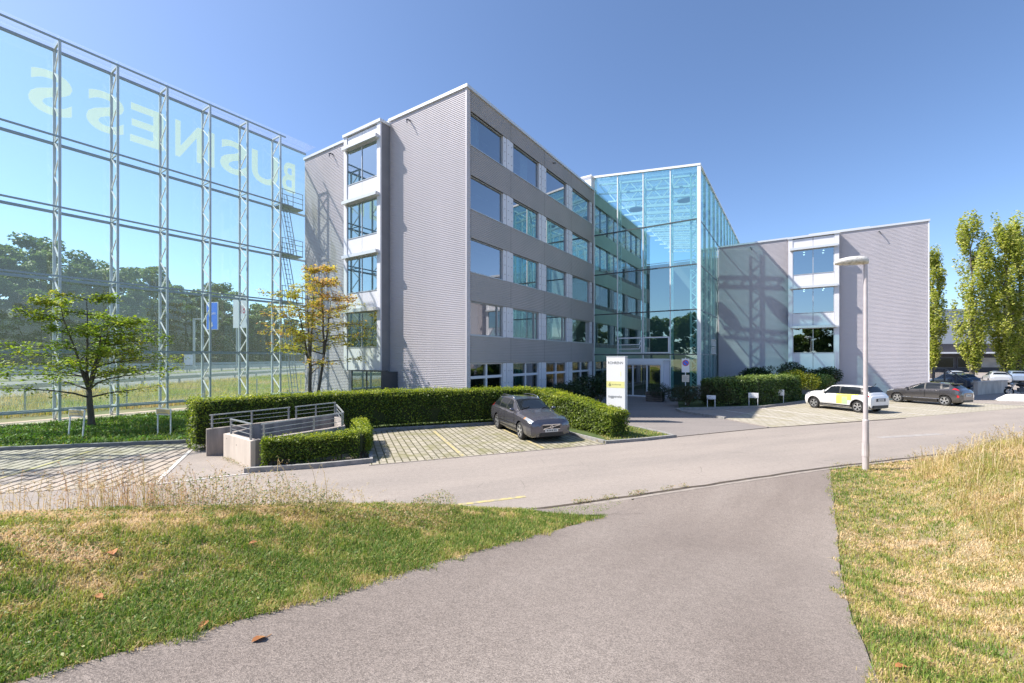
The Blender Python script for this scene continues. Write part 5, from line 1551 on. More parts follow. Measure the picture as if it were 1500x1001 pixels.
g.lathe([(.045, 0), (.062, 0), (.062, .014), (.045, .014), (.045, 0)], (2.3, 0, .57), 'x', 20, 1)
g.box(2.262, 2.305, -.36, .36, .64, .665, 1); g.box(2.262, 2.305, -.34, .34, .484, .5, 1)
g.build('grille', [M['black'], M['chrome']], r1)
b = MB(); b.prism([(2.1, -.66), (2.3, -.46), (2.3, .46), (2.1, .66)], .24, .37); b.build('air_intake', M['black'], r1)
p = MB(); p.box(2.28, 2.31, -.26, .26, .39, .495, 0)
for q in range(6): p.box(2.31, 2.312, -.2 + q * .07, -.16 + q * .07, .415, .47, 1)
p.build('number_plate', [M['plate'], M['ink']], r1)
b = MB()
for sg in (1, -1): b.bar(cs.S(.86, 10.2 if sg > 0 else 12.9) + Vector((0, 0, .02)), cs.S(.72, 9.2 if sg > 0 else 11.6) + Vector((0, 0, .02)), .02)
b.build('wiper', M['black'], r1)
MB().ellipsoid((.45, .28, 1.0), (.12, .3, .05)).build('dash_reflection', M['interior'], r1) if False else None

# -- white hatchback
SM = [(1.92, .68, .25, .66, .6, .73, .5, .01), (1.82, .80, .2, .78, .70, .87, .58, .02), (1.5, .855, .18, .87, .76, .96, .64, .03), (1.0, .865, .18, .91, .78, 1.0, .66, .03), (.8, .865, .18, .92, .78, 1.03, .67, .03),
      (.36, .865, .18, .935, .78, 1.335, .62, .03), (.05, .865, .18, .94, .78, 1.385, .62, .03), (-1.0, .865, .18, .955, .78, 1.38, .61, .03), (-1.5, .865, .18, .965, .775, 1.355, .60, .03), (-1.74, .86, .21, .96, .765, 1.1, .64, .02), (-1.83, .85, .24, .92, .755, .97, .66, .02), (-1.92, .81, .27, .82, .72, .86, .64, .01)]
SWM = [[(.68, 6.15), (-.22, 6.1), (-.2, 8.15), (.3, 8.05)], [(-.28, 6.1), (-1.4, 6.15), (-1.28, 8.15), (-.26, 8.15)]]
r2, cs = car('hatchback', 'small white hatchback with yellow and green squares on its side, beside the yellow shrub', SM, WHITE, (1.25, -1.25), .31, SWM, [(.82, 8.2), (.32, 8.5), (.32, 13.5), (.82, 13.8)], [(-1.5, 8.6), (-1.75, 8.35), (-1.75, 13.65), (-1.5, 13.4)], (19.75, 25.5, .009), (-.35, .937), doors=((-.26, .85),), band=[(.74, 6.03), (-1.56, 6.03), (-1.46, 8.4), (.3, 8.35)], roof=([(.3, 8.55), (-1.46, 8.55), (-1.46, 13.45), (.3, 13.45)], WHITE))
r2.scale = (.97, 1, 1.05)
arch_lip(cs, r2, (1.25, -1.25), .31, M['black'])
LIV_Y = pbr('livery_yellow', (.74, .74, .14), .35); LIV_G = pbr('livery_green', (.4, .7, .3), .35)
for mir in (0, 1):
    for (xa, xb, va, vb, mt) in ((-.1, -.42, 2.9, 5.75, LIV_Y), (-.42, -.72, 2.9, 4.4, LIV_G), (-.42, -.72, 4.4, 5.75, LIV_Y), (-.72, -.95, 3.6, 5.0, LIV_Y), (-.72, -1.3, 5.0, 5.9, LIV_Y)):
        c = [(xa, va), (xb, va), (xb, vb), (xa, vb)]
        cs.patch(c if not mir else mirror_c(c), .008, 5, 5).build('livery_square', mt, r2, True)
    c = [(.32, 4.6), (.22, 4.6), (.22, 5.2), (.32, 5.2)]
    cs.patch(c if not mir else mirror_c(c), .008, 3, 3).build('livery_mark', LIV_G, r2, True)
    c = [(-1.74, 5.0), (-1.88, 5.0), (-1.80, 6.6), (-1.7, 6.6)]
    t_ = cs.patch(c if not mir else mirror_c(c), .012).build('tail_light', M['red_lens'], r2, True)
    P = [cs.S(x, v if not mir else 22 - v) + cs.nrm(x, v if not mir else 22 - v) * .014 for x, v in c + [c[0]]]
    MB().path(P, .012, 5).build('lamp_surround', M['chrome'], t_)
    c = [(1.52, 5.4), (1.8, 5.2), (1.8, 6.6), (1.52, 6.9)]
    cs.patch(c if not mir else mirror_c(c), .01).build('headlight', M['lamp_lens'], r2, True)
p = MB(); p.box(-1.965, -1.9, -.4, .4, .62, .78, 1); p.box(-1.98, -1.965, -.24, .24, .64, .75, 0)
for q in range(6): p.box(-1.982, -1.98, -.19 + q * .065, -.155 + q * .065, .665, .725, 1)
p.build('number_plate', [M['plate'], M['ink']], r2)
MB().prism([(-1.97, -.62), (-1.97, .62), (-1.84, .84), (-1.84, -.84)], .27, .42).build('rear_bumper', M['black'], r2)
MB().path([(-1.5, 0, 1.38), (-1.62, 0, 1.43), (-1.72, 0, 1.56)], .012, 5).build('aerial', M['black'], r2)
cs.line([(.85, 5.75), (-1.5, 5.9)], .012, .006).build('waist_line', M['black'], r2)

# -- grey hatchback
SF = [(1.98, .66, .24, .66, .58, .74, .5, .01), (1.9, .79, .2, .76, .68, .83, .58, .02), (1.6, .85, .19, .84, .74, .91, .63, .03), (1.1, .865, .18, .90, .78, .97, .66, .03), (.88, .865, .18, .93, .78, 1.01, .66, .03),
      (.05, .865, .18, .97, .785, 1.38, .575, .035), (-.3, .865, .18, .99, .785, 1.445, .57, .035), (-.9, .865, .18, 1.02, .785, 1.43, .565, .035), (-1.45, .865, .19, 1.05, .775, 1.36, .54, .03), (-1.78, .85, .23, 1.05, .75, 1.14, .58, .02), (-1.93, .84, .26, 1.0, .72, 1.03, .6, .02), (-2.04, .79, .29, .88, .68, .92, .58, .01)]
SWF = [[(.62, 6.2), (-.2, 6.15), (-.16, 8.1), (.0, 8.0)], [(-.28, 6.15), (-1.02, 6.2), (-.96, 8.05), (-.24, 8.1)], [(-1.12, 6.3), (-1.42, 7.0), (-1.36, 8.0), (-1.06, 8.0)]]
r3, cs = car('hatchback', 'grey five-door hatchback with red tail lights parked at the wing corner', SF, GREY2, (1.24, -1.25), .325, SWF, [(.9, 8.2), (.08, 8.5), (.08, 13.5), (.9, 13.8)], [(-1.5, 8.5), (-1.8, 8.25), (-1.8, 13.75), (-1.5, 13.5)], (28.0, 28.95, .009), (-.38, .925), doors=((-.24, .8), (-1.02, -.28)), spokes=5, band=[(.66, 6.1), (-1.45, 6.3), (-1.4, 8.15), (.05, 8.15)])
for mir in (0, 1):
    c = [(-1.6, 6.0), (-1.94, 5.6), (-1.84, 7.6), (-1.7, 7.4)]
    cs.patch(c if not mir else mirror_c(c), .012).build('tail_light', M['red_lens'], r3, True)
    c = [(-1.86, 3.2), (-1.96, 3.2), (-1.96, 3.7), (-1.86, 3.7)]
    cs.patch(c if not mir else mirror_c(c), .01, 4, 4).build('reflector', M['red_lens'], r3, True)
    c = [(1.5, 5.3), (1.9, 5.1), (1.86, 6.5), (1.45, 6.8)]
    cs.patch(c if not mir else mirror_c(c), .01).build('headlight', M['lamp_lens'], r3, True)
    cs.line([(1.0, 3.0), (-1.0, 3.0)] if not mir else [(1.0, 19.0), (-1.0, 19.0)], .012, .006).build('sill_trim', M['chrome'], r3)
p = MB(); p.box(-2.09, -2.03, -.3, .3, .62, .76, 0)
for q in range(6): p.box(-2.092, -2.09, -.2 + q * .07, -.16 + q * .07, .65, .72, 1)
p.build('number_plate', [M['plate'], M['ink']], r3)
MB().prism([(-2.08, -.55), (-2.08, .55), (-1.95, .7), (-1.95, -.7)], .27, .4).build('rear_bumper', M['black'], r3)
MB().path([(-1.2, 0, 1.44), (-1.3, 0, 1.47), (-1.4, 0, 1.49)], .02, 5).build('aerial', M['black'], r3)
MB().prism([(-1.42, -.52), (-1.62, -.5), (-1.62, .5), (-1.42, .52)], 1.385, 1.41).build('spoiler', GREY2, r3)

# -- parked cars in the far car park
bgc = [((57.0, 50.5), (.6, .8), ('silver_paint', (.55, .57, .6)), 'silver car parked under the poplars, seen between two trunks'), ((59.4, 52.5), (.6, .8), ('black_paint', (.03, .03, .035)), 'black car parked under the poplars next to the silver one'),
       ((62.6, 53.4), (.6, .8), ('pale_blue_paint', (.3, .38, .5)), 'pale blue car parked beside the thick-trunked poplar'), ((66.5, 55.0), (.6, .8), ('dark_blue_paint', (.04, .06, .12)), 'dark blue car at the photo edge in the far car park'),
       ((43.9, 43.0), (.35, .94), ('navy_paint', (.03, .045, .075)), 'navy car behind the sloping railing, in the shade of the wing'), ((46.4, 44.6), (.35, .94), ('slate_paint', (.06, .08, .11)), 'slate-coloured car behind the lower end of the sloping railing'), ((54.5, 53.0), (.5, .86), ('pearl_paint', (.6, .6, .6)), 'white car half hidden behind the sloping railing and the slate-coloured car')]
for (xy, hd, pc_, lab) in bgc:
    car('parked_car', lab, SF, paint(pc_[0], pc_[1], .3, .3), (1.24, -1.25), .32, SWF, [(.9, 8.2), (.08, 8.5), (.08, 13.5), (.9, 13.8)], [(-1.5, 8.5), (-1.8, 8.25), (-1.8, 13.75), (-1.5, 13.5)], (xy[0], xy[1], .02), hd, detail=False, group='cars in the far car park')

# -- motorcycle
mc = empty('motorcycle', (41.5, 34.9, .01), math.atan2(.5, -.86), 'black motorcycle parked in front of the low concrete wall', 'motorcycle')
for x, nm in ((.72, 'front_wheel'), (-.72, 'rear_wheel')):
    t = MB(); t.lathe([(.2, -.06), (.28, -.06), (.31, 0), (.28, .06), (.2, .06)], (x, 0, .31), 'y', 24)
    wv = t.build(nm, M['tyre'], mc, True, 40)
    s = MB(); s.lathe([(.21, -.04), (.19, -.04), (.19, .04), (.21, .04)], (x, 0, .31), 'y', 20)
    for i in range(5): a = i * 1.2566; s.bar((x, 0, .31), (x + .2 * math.cos(a), 0, .31 + .2 * math.sin(a)), .03)
    s.build('rim', M['chrome'], wv)
MB().path([(.3, 0, .85), (.05, 0, .9), (-.25, 0, .8), (-.3, 0, .7)], [.1, .16, .14, .06], 10).build('tank', M['black'], mc, True)
MB().path([(-.2, 0, .78), (-.5, 0, .77), (-.8, 0, .86), (-.98, 0, .9)], [.1, .13, .11, .04], 10).build('seat', M['black'], mc, True)
e = MB(); e.box(-.25, .22, -.16, .16, .3, .62); e.tube((-.05, 0, .6), (.12, 0, .82), .1); e.path([(.2, .14, .4), (.1, .17, .2), (-.5, .18, .25), (-.9, .18, .4)], [.03, .035, .05, .05], 8); e.build('engine', M['alu_dark'], mc)
fk = MB()
for sg in (1, -1): fk.tube((.72, sg * .1, .31), (.42, sg * .1, .95), .028)
fk.tube((.4, -.36, 1.02), (.4, .36, 1.02), .018); fk.bar((-.72, .1, .31), (-.1, .1, .4), .05); fk.bar((-.72, -.1, .31), (-.1, -.1, .4), .05)
fk.build('fork', M['galv'], mc)
MB().ellipsoid((.56, 0, .9), (.1, .12, .12)).build('headlight', M['lamp_lens'], mc, True)
MB().path([(.95, 0, .62), (.72, 0, .68), (.5, 0, .58)], [.04, .07, .04], 6).build('mudguard', M['black'], mc, True)
wb = MB()
pr = [(0, .0, .5), (.12, .14, .45), (.5, .42, .38), (.75, .47, .34), (1.5, .47, .34), (1.8, .3, .36), (2.2, .1, .4), (2.4, 0., .45)]
vs = []
for x, h, hw in pr: vs += [(x, -hw, 0), (x, -hw * .75, h * .8), (x, 0, h + .02), (x, hw * .75, h * .8), (x, hw, 0)]
wb.add(vs, [(i * 5 + j, i * 5 + j + 1, (i + 1) * 5 + j + 1, (i + 1) * 5 + j) for i in range(7) for j in range(4)])
o = wb.build('parking_barrier', pbr('chalk_white', (.8, .79, .77), .8, c2=(.7, .69, .67), scale=2, bump=.3), None, True); tag(o, 'low white block with sloping ends on the ground in front of the motorcycle', 'barrier')
o.location = (35.0, 31.0, .01); o.rotation_euler = (0, 0, math.atan2(-.42, .9))
# ------------------------------------------------------------------ street furniture
lp = empty('street_lamp', (9.79, 11.87, float(height(9.79, 11.87)) - .03), 0, 'slim pale street lamp on the grass beside the path', 'street lamp')
M['lamp_pole'] = pbr('lamp_pole_paint', (.62, .56, .56), .5, .2, c2=(.52, .47, .47), scale=3)
MB().path([(0, 0, 0), (0, 0, 1.4), (0, 0, 1.42), (0, 0, 5.78)], [.076, .074, .056, .046], 14).build('pole', M['lamp_pole'], lp, True, 40)
hd = Vector((-.96, .28, 0))
h = MB(); 
for i, (t, w, z0, z1) in enumerate(((-.06, .05, 5.72, 5.86), (.0, .10, 5.70, 5.93), (.15, .14, 5.71, 5.955), (.4, .15, 5.715, 5.945), (.62, .12, 5.72, 5.90), (.74, .05, 5.74, 5.83))):
    side = Vector((-hd.y, hd.x, 0)); c = hd * t
    for a in range(10):
        an = 2 * math.pi * a / 10; zc = (z0 + z1) / 2; p = c + side * (w * math.cos(an)); h.v.append((p.x, p.y, zc + (z1 - z0) / 2 * math.sin(an)))
for i in range(5):
    for a in range(10): h.f.append((i * 10 + a, i * 10 + (a + 1) % 10, (i + 1) * 10 + (a + 1) % 10, (i + 1) * 10 + a)); h.m.append(0)
h.f += [tuple(reversed(range(10))), tuple(range(50, 60))]; h.m += [0, 0]
h.build('lamp_head', pbr('lamp_head_shell', (.66, .64, .6), .5, c2=(.36, .34, .3), scale=14, lo=.5, hi=.7), lp, True, 50)
g = MB(); g.ellipsoid(tuple(hd * .38 + Vector((0, 0, 5.725))), (.22, .11, .045)); g.build('lamp_glass', M['glass_top'], lp, True)
MB().tube((0, 0, .4), (0, 0, .75), .085, 12).build('service_door', M['lamp_pole'], lp)

# company sign
mono = empty('company_sign', (4.62, 20.95, 0), -TH, 'tall white free-standing sign with company names at the end of the clipped hedge', 'sign')
W_, D_, H_ = .92, .34, 3.17
MB().box(0, W_, 0, .1, .05, H_ - .03).build('front_face', M['sign_white'], mono)
c = MB(); c.box(-.015, W_ + .015, .1, D_ - .1, 0, H_ - .08); c.build('sign_core', M['steel'], mono)
MB().box(0, W_, D_ - .1, D_, .05, H_ - .03).build('rear_face', M['sign_white'], mono)
MB().box(-.02, W_ + .02, -.012, D_ + .012, H_ - .03, H_).build('cap', M['coping'], mono)
def sgn(name, txt, x, z, w, h, mat): return lettering(name, txt, (x, -.004, z), (1, 0, 0), (0, 0, 1), w, h, mat, mono)
M['ink_soft'] = pbr('grey_ink', (.3, .3, .3), .6)
sgn('lettering', 'ROHRENN', .08, 2.78, .74, .13, M['ink'])
MB().box(.7, .73, -.003, -.0005, 2.2, 2.42).build('logo', M['sign_yellow'], mono)
MB().box(.0, .9, -.0035, -.001, 1.64, 1.95).build('yellow_band', M['sign_yellow'], mono)
lo = MB(); lo.lathe([(.03, 0), (.06, 0)], (.17, -.006, 1.77), 'y', 14); lo.bar((.17, -.0065, 1.83), (.17, -.0065, 1.9), .03, .002); lo.build('logo', M['ink'], mono)
sgn('lettering', 'poolomat', .27, 1.74, .46, .1, M['ink'])
sgn('lettering', 'toggperwiss', .09, 1.12, .68, .16, M['ink'])
sgn('lettering', 'Trimos ..all', .1, .68, .6, .1, M['ink'])
sgn('lettering', 'Twinlogic', .22, .5, .5, .13, M['ink'])

# no-parking sign
npk = empty('no_parking_sign', (11.15, 27.55, .05), R(-12), 'no-parking sign with a small text plate on a thin white post', 'sign')
MB().tube((0, 0, 0), (0, 0, 3.05), .03, 10).build('post', M['white'], npk)
MB().box(-.235, .235, -.05, -.03, 2.1, 2.98).build('sign_board', M['sign_white'], npk)
d = MB(); d.lathe([(0, -.002), (.195, -.002), (.195, .008), (0, .008)], (0, -.06, 2.7), 'y', 28); dk = d.build('disc', M['sign_red'], npk)
MB().lathe([(0, -.004), (.15, -.004), (.15, -.003)], (0, -.062, 2.7), 'y', 28).build('blue_field', M['blue_sign'], dk)
MB().bar((-.11, -.069, 2.81), (.11, -.069, 2.59), .05, .004, up=(0, 1, 0)).build('slash', M['sign_red'], dk)
M['beige'] = pbr('plate_beige', (.72, .64, .52), .6)
MB().box(-.22, .22, -.05, -.03, 1.48, 1.93).build('text_plate', M['beige'], npk)
tm = MB()
for q in range(5): tm.box(-.17, .17 - (.08 if q % 2 else 0), -.053, -.0505, 1.54 + q * .075, 1.56 + q * .075)
tm.build('text_lines', M['ink_soft'], npk)


def stall_sign(loc, rz, w, h0, h1, board, label, group, lines=True, tilt=0.):
    e = empty('parking_sign', loc, rz, label, 'sign', group); e.rotation_euler = (tilt, 0, rz)
    for sg in (-1, 1): MB().bar((sg * (w / 2 - .04), 0, -.05), (sg * (w / 2 - .04), 0, h1), .035).build('leg', M['white'], e)
    MB().box(-w / 2, w / 2, -.04, -.02, h0, h1 + .02).build('board', M['white'], e)
    b = MB(); b.box(-w / 2 + .03, w / 2 - .03, -.046, -.0405, h0 + .03, h1 - .01, 0)
    for q in range(2): b.box(-w / 2 + .1, w / 2 - .14 - .1 * q, -.049, -.0465, h0 + .05 + q * (h1 - h0) * .42, h0 + .075 + q * (h1 - h0) * .42, 1)
    b.build('sign_plate', [board, M['ink_soft']], e)
    return e


M['ochre'] = pbr('ochre_plate', (.55, .43, .2), .6)
LG = 'low yellow signs on the lawn'
stall_sign((-16.55, 16.25, .03), R(-14), .82, .82, 1.08, M['ochre'], 'low sign with a yellow strip on two legs beside the small green tree', LG, tilt=R(-4))
stall_sign((-13.75, 16.95, .03), R(-14), .74, .8, 1.04, M['ochre'], 'low sign with a yellow strip on two legs near the tall hedge end', LG)
RG = 'low white signs by the laurel hedge'
stall_sign((12.15, 26.15, .06), R(-25), .5, .5, .72, M['sign_white'], 'low white sign on two legs below the brownish shrub', RG)
stall_sign((15.2, 27.0, .06), R(-25), .56, .5, .8, M['sign_white'], 'low white sign in front of the laurel hedge, middle one of three', RG)
stall_sign((17.95, 28.85, .06), R(-25), .62, .5, .86, M['sign_white'], 'low white sign before the laurel hedge closest to the white hatchback', RG)

# planter by the doors
pl = empty('planter', (10.2, 30.5, 0), -TH, 'square wooden planter beside the entrance doors', 'planter')
m = MB(); m.box(-.55, .55, -.4, .4, .0, .62)
for q in range(4): m.box(-.58, .58, -.43, -.401, .04 + q * .15, .15 + q * .15, 1)
m.box(-.6, .6, -.45, .45, .62, .67, 1)
m.build('box', [M['black'], pbr('weathered_wood', (.2, .17, .14), .9, c2=(.14, .12, .1), scale=6)], pl)

# concrete shaft with railings
sh = empty('concrete_shaft', (0, 0, 0), 0, 'concrete-walled basement shaft with steel railings between the two clipped hedges', 'shaft')
FL, FR, NE, FE = Vector((-8.95, 13.3, 0)), Vector((-7.32, 12.0, 0)), Vector((-5.35, 13.75, 0)), Vector((-6.45, 16.05, 0))
WL_, WM = Vector((-9.72, 13.62, 0)), Vector((-8.7, 14.25, 0))


def wall(a, b, z0, za, zb, th, mat, name):
    d = (b - a).normalized(); n = Vector((-d.y, d.x, 0)) * th
    m = MB(); m.add([(a.x, a.y, z0), (b.x, b.y, z0), (b.x + n.x, b.y + n.y, z0), (a.x + n.x, a.y + n.y, z0), (a.x, a.y, za), (b.x, b.y, zb), (b.x + n.x, b.y + n.y, zb), (a.x + n.x, a.y + n.y, za)],
                    [(0, 3, 2, 1), (4, 5, 6, 7), (0, 1, 5, 4), (1, 2, 6, 5), (2, 3, 7, 6), (3, 0, 4, 7)])
    return m.build(name, mat, sh)


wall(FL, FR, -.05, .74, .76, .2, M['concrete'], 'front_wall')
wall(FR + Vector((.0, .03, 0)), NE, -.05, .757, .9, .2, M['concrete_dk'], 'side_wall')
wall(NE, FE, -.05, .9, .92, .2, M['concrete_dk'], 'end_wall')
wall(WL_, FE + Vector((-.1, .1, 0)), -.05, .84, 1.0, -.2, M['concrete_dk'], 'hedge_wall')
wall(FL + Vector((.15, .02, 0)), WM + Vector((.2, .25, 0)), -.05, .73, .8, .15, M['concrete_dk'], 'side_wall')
MB().add([(p.x, p.y, .02) for p in (FL, FR, NE, FE)], [(0, 1, 2, 3)]).build('shaft_floor', M['black'], sh)
hs = MB()
for x, z in ((.13, .62), (.5, .52)):
    p = FL + (FR - FL) * x; hs.tube(p + Vector((0, 0, z)) + Vector((-.63, -.78, 0)) * .004, p + Vector((0, 0, z)) + Vector((.1, .1, 0)), .018, 8)
hs.build('tie_hole', M['black'], sh)


def railing(pts, zs, h, posts, name='railing'):
    """posts, handrail and two thin rods along a wall top"""
    m = MB(); P = [Vector((p.x, p.y, z)) for p, z in zip(pts, zs)]
    for i in range(len(P) - 1):
        a, b = P[i], P[i + 1]
        m.bar(a + Vector((0, 0, h)), b + Vector((0, 0, h)), .045, .035)
        for f in (.35, .66): m.bar(a + Vector((0, 0, h * f)), b + Vector((0, 0, h * f)), .016)
        for t in posts: q = a.lerp(b, t); m.bar(q, q + Vector((0, 0, h)), .045, .045)
    return m.build(name, M['galv'], sh)


u = Vector((.08, .08, 0))
railing([FL + Vector((.25, -.05, 0)), FR + Vector((-.05, .13, 0))], [.74, .76], .46, (.03, .97))
railing([FR + Vector((.12, .3, 0)), NE + Vector((-.1, .06, 0))], [.76, .9], .42, (.03, .62, .99))
railing([NE + Vector((-.1, .1, 0)), FE + Vector((-.1, -.05, 0))], [.9, .92], .42, (.05, .95))
hw0, hw1 = WL_ + Vector((.12, -.02, 0)), FE + Vector((-.15, .0, 0))
railing([hw0, hw0.lerp(hw1, .6)], [.85, .93], .42, (.03, .5, .98))
railing([hw0.lerp(hw1, .64), hw1], [.935, 1.0], .42, (.03, .5, .98))

# ------------------------------------------------------------------ motorway things
def guard_rail(x, y0, y1, z, label, double=False, step=4):
    e = empty('guard_rail', (x, 60, z), 0, label, 'guard rail', 'guard rails along the motorway')
    b = MB()
    for zz in ((.62, .95) if double else (.62,)):
        b.box(-.05, .05, y0 - 60, y1 - 60, zz - .15, zz + .15); b.box(.051, .075, y0 - 60, y1 - 60, zz - .05, zz + .05)
    b.build('beam', M['galv'], e)
    p = MB(); y = y0
    q = MB()
    n = 0
    while y < y1:
        q.box(-.2, -.06, y - 60 - .05, y - 60 + .05, -.05, .75); y += step; n += 1
    tag(q.build('posts', M['galv'], e), kind='stuff')
    return e


guard_rail(-30.9, -40, 300, .66, 'grey guard rail on the near edge of the motorway above the grassy verge')
guard_rail(-51.4, -40, 300, .7, 'two-beam guard rail on this side of the motorway median', True)
guard_rail(-54.0, -40, 300, .7, 'guard rail on the far side of the motorway median')
guard_rail(-80.8, -40, 300, .7, 'two-beam guard rail along the far edge of the motorway below the wood', True)
fe = empty('wire_fence', (-22.6, 25, 0), 0, 'thin wire fence with grey posts on the verge behind the glass screen', 'fence')
for i in range(12):
    y = 19 + i * 3.4; x = -16.2 - .664 * (31.5 - min(y, 31.5)) - 3.2
    MB().bar((x + 22.6, y - 25, 0), (x + 22.6, y - 25, 1.5), .06).build('post', M['galv'], fe)
wv = MB()
for i in range(11):
    y0, y1 = 19 + i * 3.4, 19 + (i + 1) * 3.4
    x0, x1 = [-16.2 - .664 * (31.5 - min(y, 31.5)) - 3.2 + 22.6 for y in (y0, y1)]
    for z in (.3, .7, 1.1, 1.45): wv.bar((x0, y0 - 25, z), (x1, y1 - 25, z), .012)
wv.build('wire', M['galv'], fe)

gt = empty('sign_gantry', (-62.3, 84.0, .7), 0, 'motorway sign mast with a blue direction panel, seen through the glass', 'road sign')
MB().tube((0, 0, 0), (0, 0, 10.1), .22, 10).build('mast', M['galv'], gt)
MB().bar((0, 0, 9.95), (6, -1.2, 9.95), .3, .3).build('arm', M['galv'], gt)
MB().box(-1.3, -.0, -.9, -.3, 1.0, 3.0).build('control_cabinet', M['panel'], gt)
sd = Vector((.97, -.24, 0)); o0 = Vector((3.1, -.95, 0))
b = MB(); p0, p1 = o0, o0 + sd * 2.75
for dn, ins, mi, z0, z1 in ((0, 0, 1, 7.75, 13.1), (-.03, .12, 0, 7.87, 12.98)):
    n_ = Vector((-.24, -.97, 0)) * (-dn); a_, b_ = p0 + sd * ins + n_, p1 - sd * ins + n_
    b.add([(a_.x, a_.y, z0), (b_.x, b_.y, z0), (b_.x, b_.y, z1), (a_.x, a_.y, z1)], [(0, 1, 2, 3)], mi)
p2 = p0 + Vector((.24, .97, 0)) * .1; p3 = p1 + Vector((.24, .97, 0)) * .1
b.add([(p0.x, p0.y, 7.75), (p1.x, p1.y, 7.75), (p3.x, p3.y, 7.75), (p2.x, p2.y, 7.75), (p0.x, p0.y, 13.1), (p1.x, p1.y, 13.1), (p3.x, p3.y, 13.1), (p2.x, p2.y, 13.1)], [(1, 2, 6, 5), (2, 3, 7, 6), (3, 0, 4, 7), (4, 5, 6, 7)], 1)
b.build('blue_panel', [M['blue_sign'], M['white']], gt)
nf = Vector((-.24, -.97, 0)) * .06; q0 = p0 + sd * .55 + nf
lettering('lettering', 'Aubulm', (q0.x, q0.y, 10.7), tuple(sd), (0, 0, 1), 1.7, .55, M['white'], gt)
ar = MB(); c0 = p0 + sd * 1.35 + nf
def pp(dx, z): q = c0 + sd * dx; return (q.x, q.y, z)
ar.add([pp(0, 8.25), pp(.35, 8.7), pp(.12, 8.7), pp(.12, 9.2), pp(-.12, 9.2), pp(-.12, 8.7), pp(-.35, 8.7)], [(0, 1, 2, 3, 4, 5, 6)])
ar.build('arrow', M['white'], gt)

ws = empty('direction_sign', (-65.0, 100.0, 4.9), 0, 'white motorway panel with red figures and a black arrow beside the blue one', 'road sign')
sd = Vector((.97, -.24, 0))
b = MB(); b.bar((0, 0, 8.4), tuple(sd * 4.3 + Vector((0, 0, 8.4))), .14, 6.6); b.bar(tuple(sd * .5 + Vector((0, 0, 12.1))), tuple(sd * 4.0 + Vector((0, 0, 12.1))), .14, .9)
b.build('white_panel', M['white'], ws)
MB().tube((.6, .3, -4.2), (.6, .3, 11), .18, 8).tube((3.6, -.45, -4.2), (3.6, -.45, 11), .18, 8).build('post', M['galv'], ws)
nf = Vector((-.24, -.97, 0)) * .09
q0 = sd * 2.2 + nf
lettering('lettering', '18', (q0.x, q0.y, 8.4), tuple(sd), (0, 0, 1), 1.2, 1.9, M['sign_red'], ws)
q1 = sd * 1.1 + nf
lettering('lettering', 'A1', (q1.x, q1.y, 8.5), tuple(sd), (0, 0, 1), .8, 1.2, M['ink'], ws) if False else None
c0 = sd * 2.2 + nf
ar = MB(); ar.add([pp(0, 6.1), pp(.5, 6.7), pp(.18, 6.7), pp(.18, 7.2), pp(-.18, 7.2), pp(-.18, 6.7), pp(-.5, 6.7)], [(0, 1, 2, 3, 4, 5, 6)]); ar.build('arrow', M['ink'], ws)

# ------------------------------------------------------------------ beyond the wing
lw = empty('low_wall', (38.6, 35.7, 0), 0, 'low blue-grey concrete wall in the shade behind the motorcycle', 'wall')
d = Vector((.9, .43, 0))
for q in range(4):
    a = d * (q * 1.55); b_ = d * (q * 1.55 + 1.52)
    MB().bar((a.x, a.y, .5), (b_.x, b_.y, .5), .25, 1.0).build('wall_panel', M['concrete'], lw)
a, b_ = d * -.05, d * 6.25
MB().bar((a.x, a.y, 1.05), (b_.x, b_.y, 1.05), .34, .09).build('wall_cap', M['concrete'], lw)
rl = empty('ramp_railing', (33.6, 34.2, 0), 0, 'dark steel railing with mesh infill sloping down beside the wing corner', 'railing')
d = Vector((.93, .36, 0))
m = MB(); inf = MB()
for t, h in ((0, 2.3), (1.6, 2.2), (3.2, 1.75), (4.8, 1.15)):
    p = d * t; m.bar((p.x, p.y, 0), (p.x, p.y, h), .08)
tops = [(0, 2.3), (1.6, 2.2), (3.2, 1.75), (4.8, 1.15)]
for (t0, h0), (t1, h1) in zip(tops[:-1], tops[1:]):
    for f in (1, .86, .55, .3): p, q = d * t0, d * t1; m.bar((p.x, p.y, h0 * f), (q.x, q.y, h1 * f), .06 if f == 1 else .035)
    for i in range(1, 12):
        t = t0 + (t1 - t0) * i / 12; hh = h0 + (h1 - h0) * i / 12; p = d * t; inf.bar((p.x, p.y, .25), (p.x, p.y, hh * .95), .02)
m.build('frame', M['seam'], rl); inf.build('infill', M['seam'], rl)

fb = empty('low_building', (92, 92, 0), R(-10), 'low dark building with a white-edged canopy behind the poplars', 'building')
MB().box(-28, 45, 0, 12, 0, 3.9).build('wall', pbr('dark_facade', (.05, .05, .06), .6), fb)
MB().box(-28, 45, -1.5, 12, 4.25, 6.0).build('roof', pbr('dark_roof', (.045, .045, .055), .7, c2=(.065, .06, .07), scale=.5), fb)
MB().box(-28.3, 45.3, -3.2, -1.51, 3.95, 4.24).build('canopy', M['white'], fb)
for q in range(9):
    x = -18 + q * 4.2
    f = MB(); f.box(x, x + 3.6, -.08, -.003, .9, 3.2)
    fr = f.build('window', M['alu_dark'], fb)
    MB().box(x + .15, x + 3.45, -.11, -.085, 1.05, 3.05).build('pane', M['car_glass'] if q % 3 else M['interior'], fr)
MB().box(-24, -20.5, -.3, -.004, 0, 3.6).build('entrance', M['interior'], fb)
for x in (-24, -19.5): MB().bar((x + 2, -3.3, 4.3), (x + (1.0 if x < -20 else 3.4), -.5, 6.0), .22).build('roof_strut', M['white'], fb)
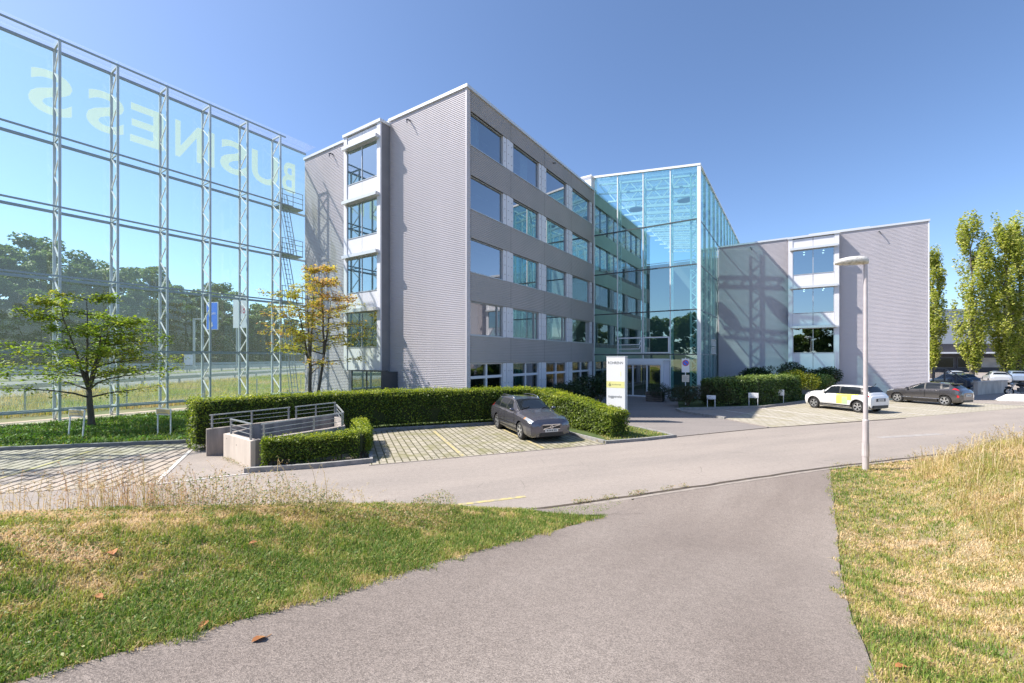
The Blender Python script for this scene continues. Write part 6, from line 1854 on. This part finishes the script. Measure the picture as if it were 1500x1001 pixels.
fw = empty('white_building', (112, 112, 0), R(-10), 'pale flat-roofed building rising behind the dark low one', 'building')
MB().box(-45, 35, 0, 18, 0, 15.2).build('wall', pbr('pale_facade', (.62, .63, .66), .7, c2=(.56, .57, .6), scale=.1), fw)
MB().box(-45.3, 35.3, -.3, 18.3, 15.2, 15.7).build('coping', M['alu'], fw)
for q in range(10):
    x = -34 + q * 6.2
    f = MB(); f.box(x, x + 3.4, -.06, -.003, 10.2, 12.6); fr = f.build('window', M['white'], fw)
    MB().box(x + .2, x + 3.2, -.1, -.065, 10.4, 12.4).build('pane', M['car_glass'], fr)

# ------------------------------------------------------------------ light, sky, camera
SUN_EL, SUN_AZ = R(50), R(-90 + 2)     # from the left of the picture
sun = bpy.data.lights.new('sun', 'SUN'); so = bpy.data.objects.new('sun', sun); COL.objects.link(so)
sun.energy = 4.6; sun.angle = R(.53); sun.color = (1, .93, .84)
dirv = Vector((math.sin(SUN_AZ) * math.cos(SUN_EL), math.cos(SUN_AZ) * math.cos(SUN_EL), math.sin(SUN_EL)))
so.location = dirv * 80
so.rotation_euler = dirv.to_track_quat('Z', 'Y').to_euler()
world = bpy.data.worlds.new('World'); SC.world = world; world.use_nodes = True
nt = world.node_tree; nt.nodes.clear()
wo = nt.nodes.new('ShaderNodeOutputWorld'); bg = nt.nodes.new('ShaderNodeBackground'); sk = nt.nodes.new('ShaderNodeTexSky')
sk.sky_type = 'NISHITA'; sk.sun_disc = False; sk.sun_elevation = SUN_EL; sk.sun_rotation = SUN_AZ
sk.air_density = .8; sk.dust_density = 1.0; sk.ozone_density = 4.5; sk.altitude = 400
bg.inputs['Strength'].default_value = .13
nt.links.new(sk.outputs[0], bg.inputs[0]); nt.links.new(bg.outputs[0], wo.inputs[0])

cam = bpy.data.cameras.new('camera'); co = bpy.data.objects.new('camera', cam); COL.objects.link(co); SC.camera = co
co.location = (0, 0, CAM_H); co.rotation_euler = (R(90), 0, 0)
cam.sensor_fit = 'HORIZONTAL'; cam.sensor_width = 36; cam.lens = 36 * EYE_F; cam.shift_y = (524 - 500.5) / 1500.
cam.clip_start = .05; cam.clip_end = 3000
SC.render.engine = 'CYCLES'
cy = SC.cycles
cy.max_bounces = 10; cy.transparent_max_bounces = 40; cy.diffuse_bounces = 4; cy.glossy_bounces = 5; cy.transmission_bounces = 6
cy.caustics_reflective = False; cy.caustics_refractive = False; cy.sample_clamp_indirect = 6
cy.use_denoising = True
try: cy.denoiser = 'OPENIMAGEDENOISE'; cy.denoising_input_passes = 'RGB_ALBEDO_NORMAL'; cy.denoising_prefilter = 'ACCURATE'
except Exception: pass
SC.view_settings.view_transform = 'Standard'; SC.view_settings.look = 'None'
SC.view_settings.exposure = .9; SC.view_settings.gamma = 1
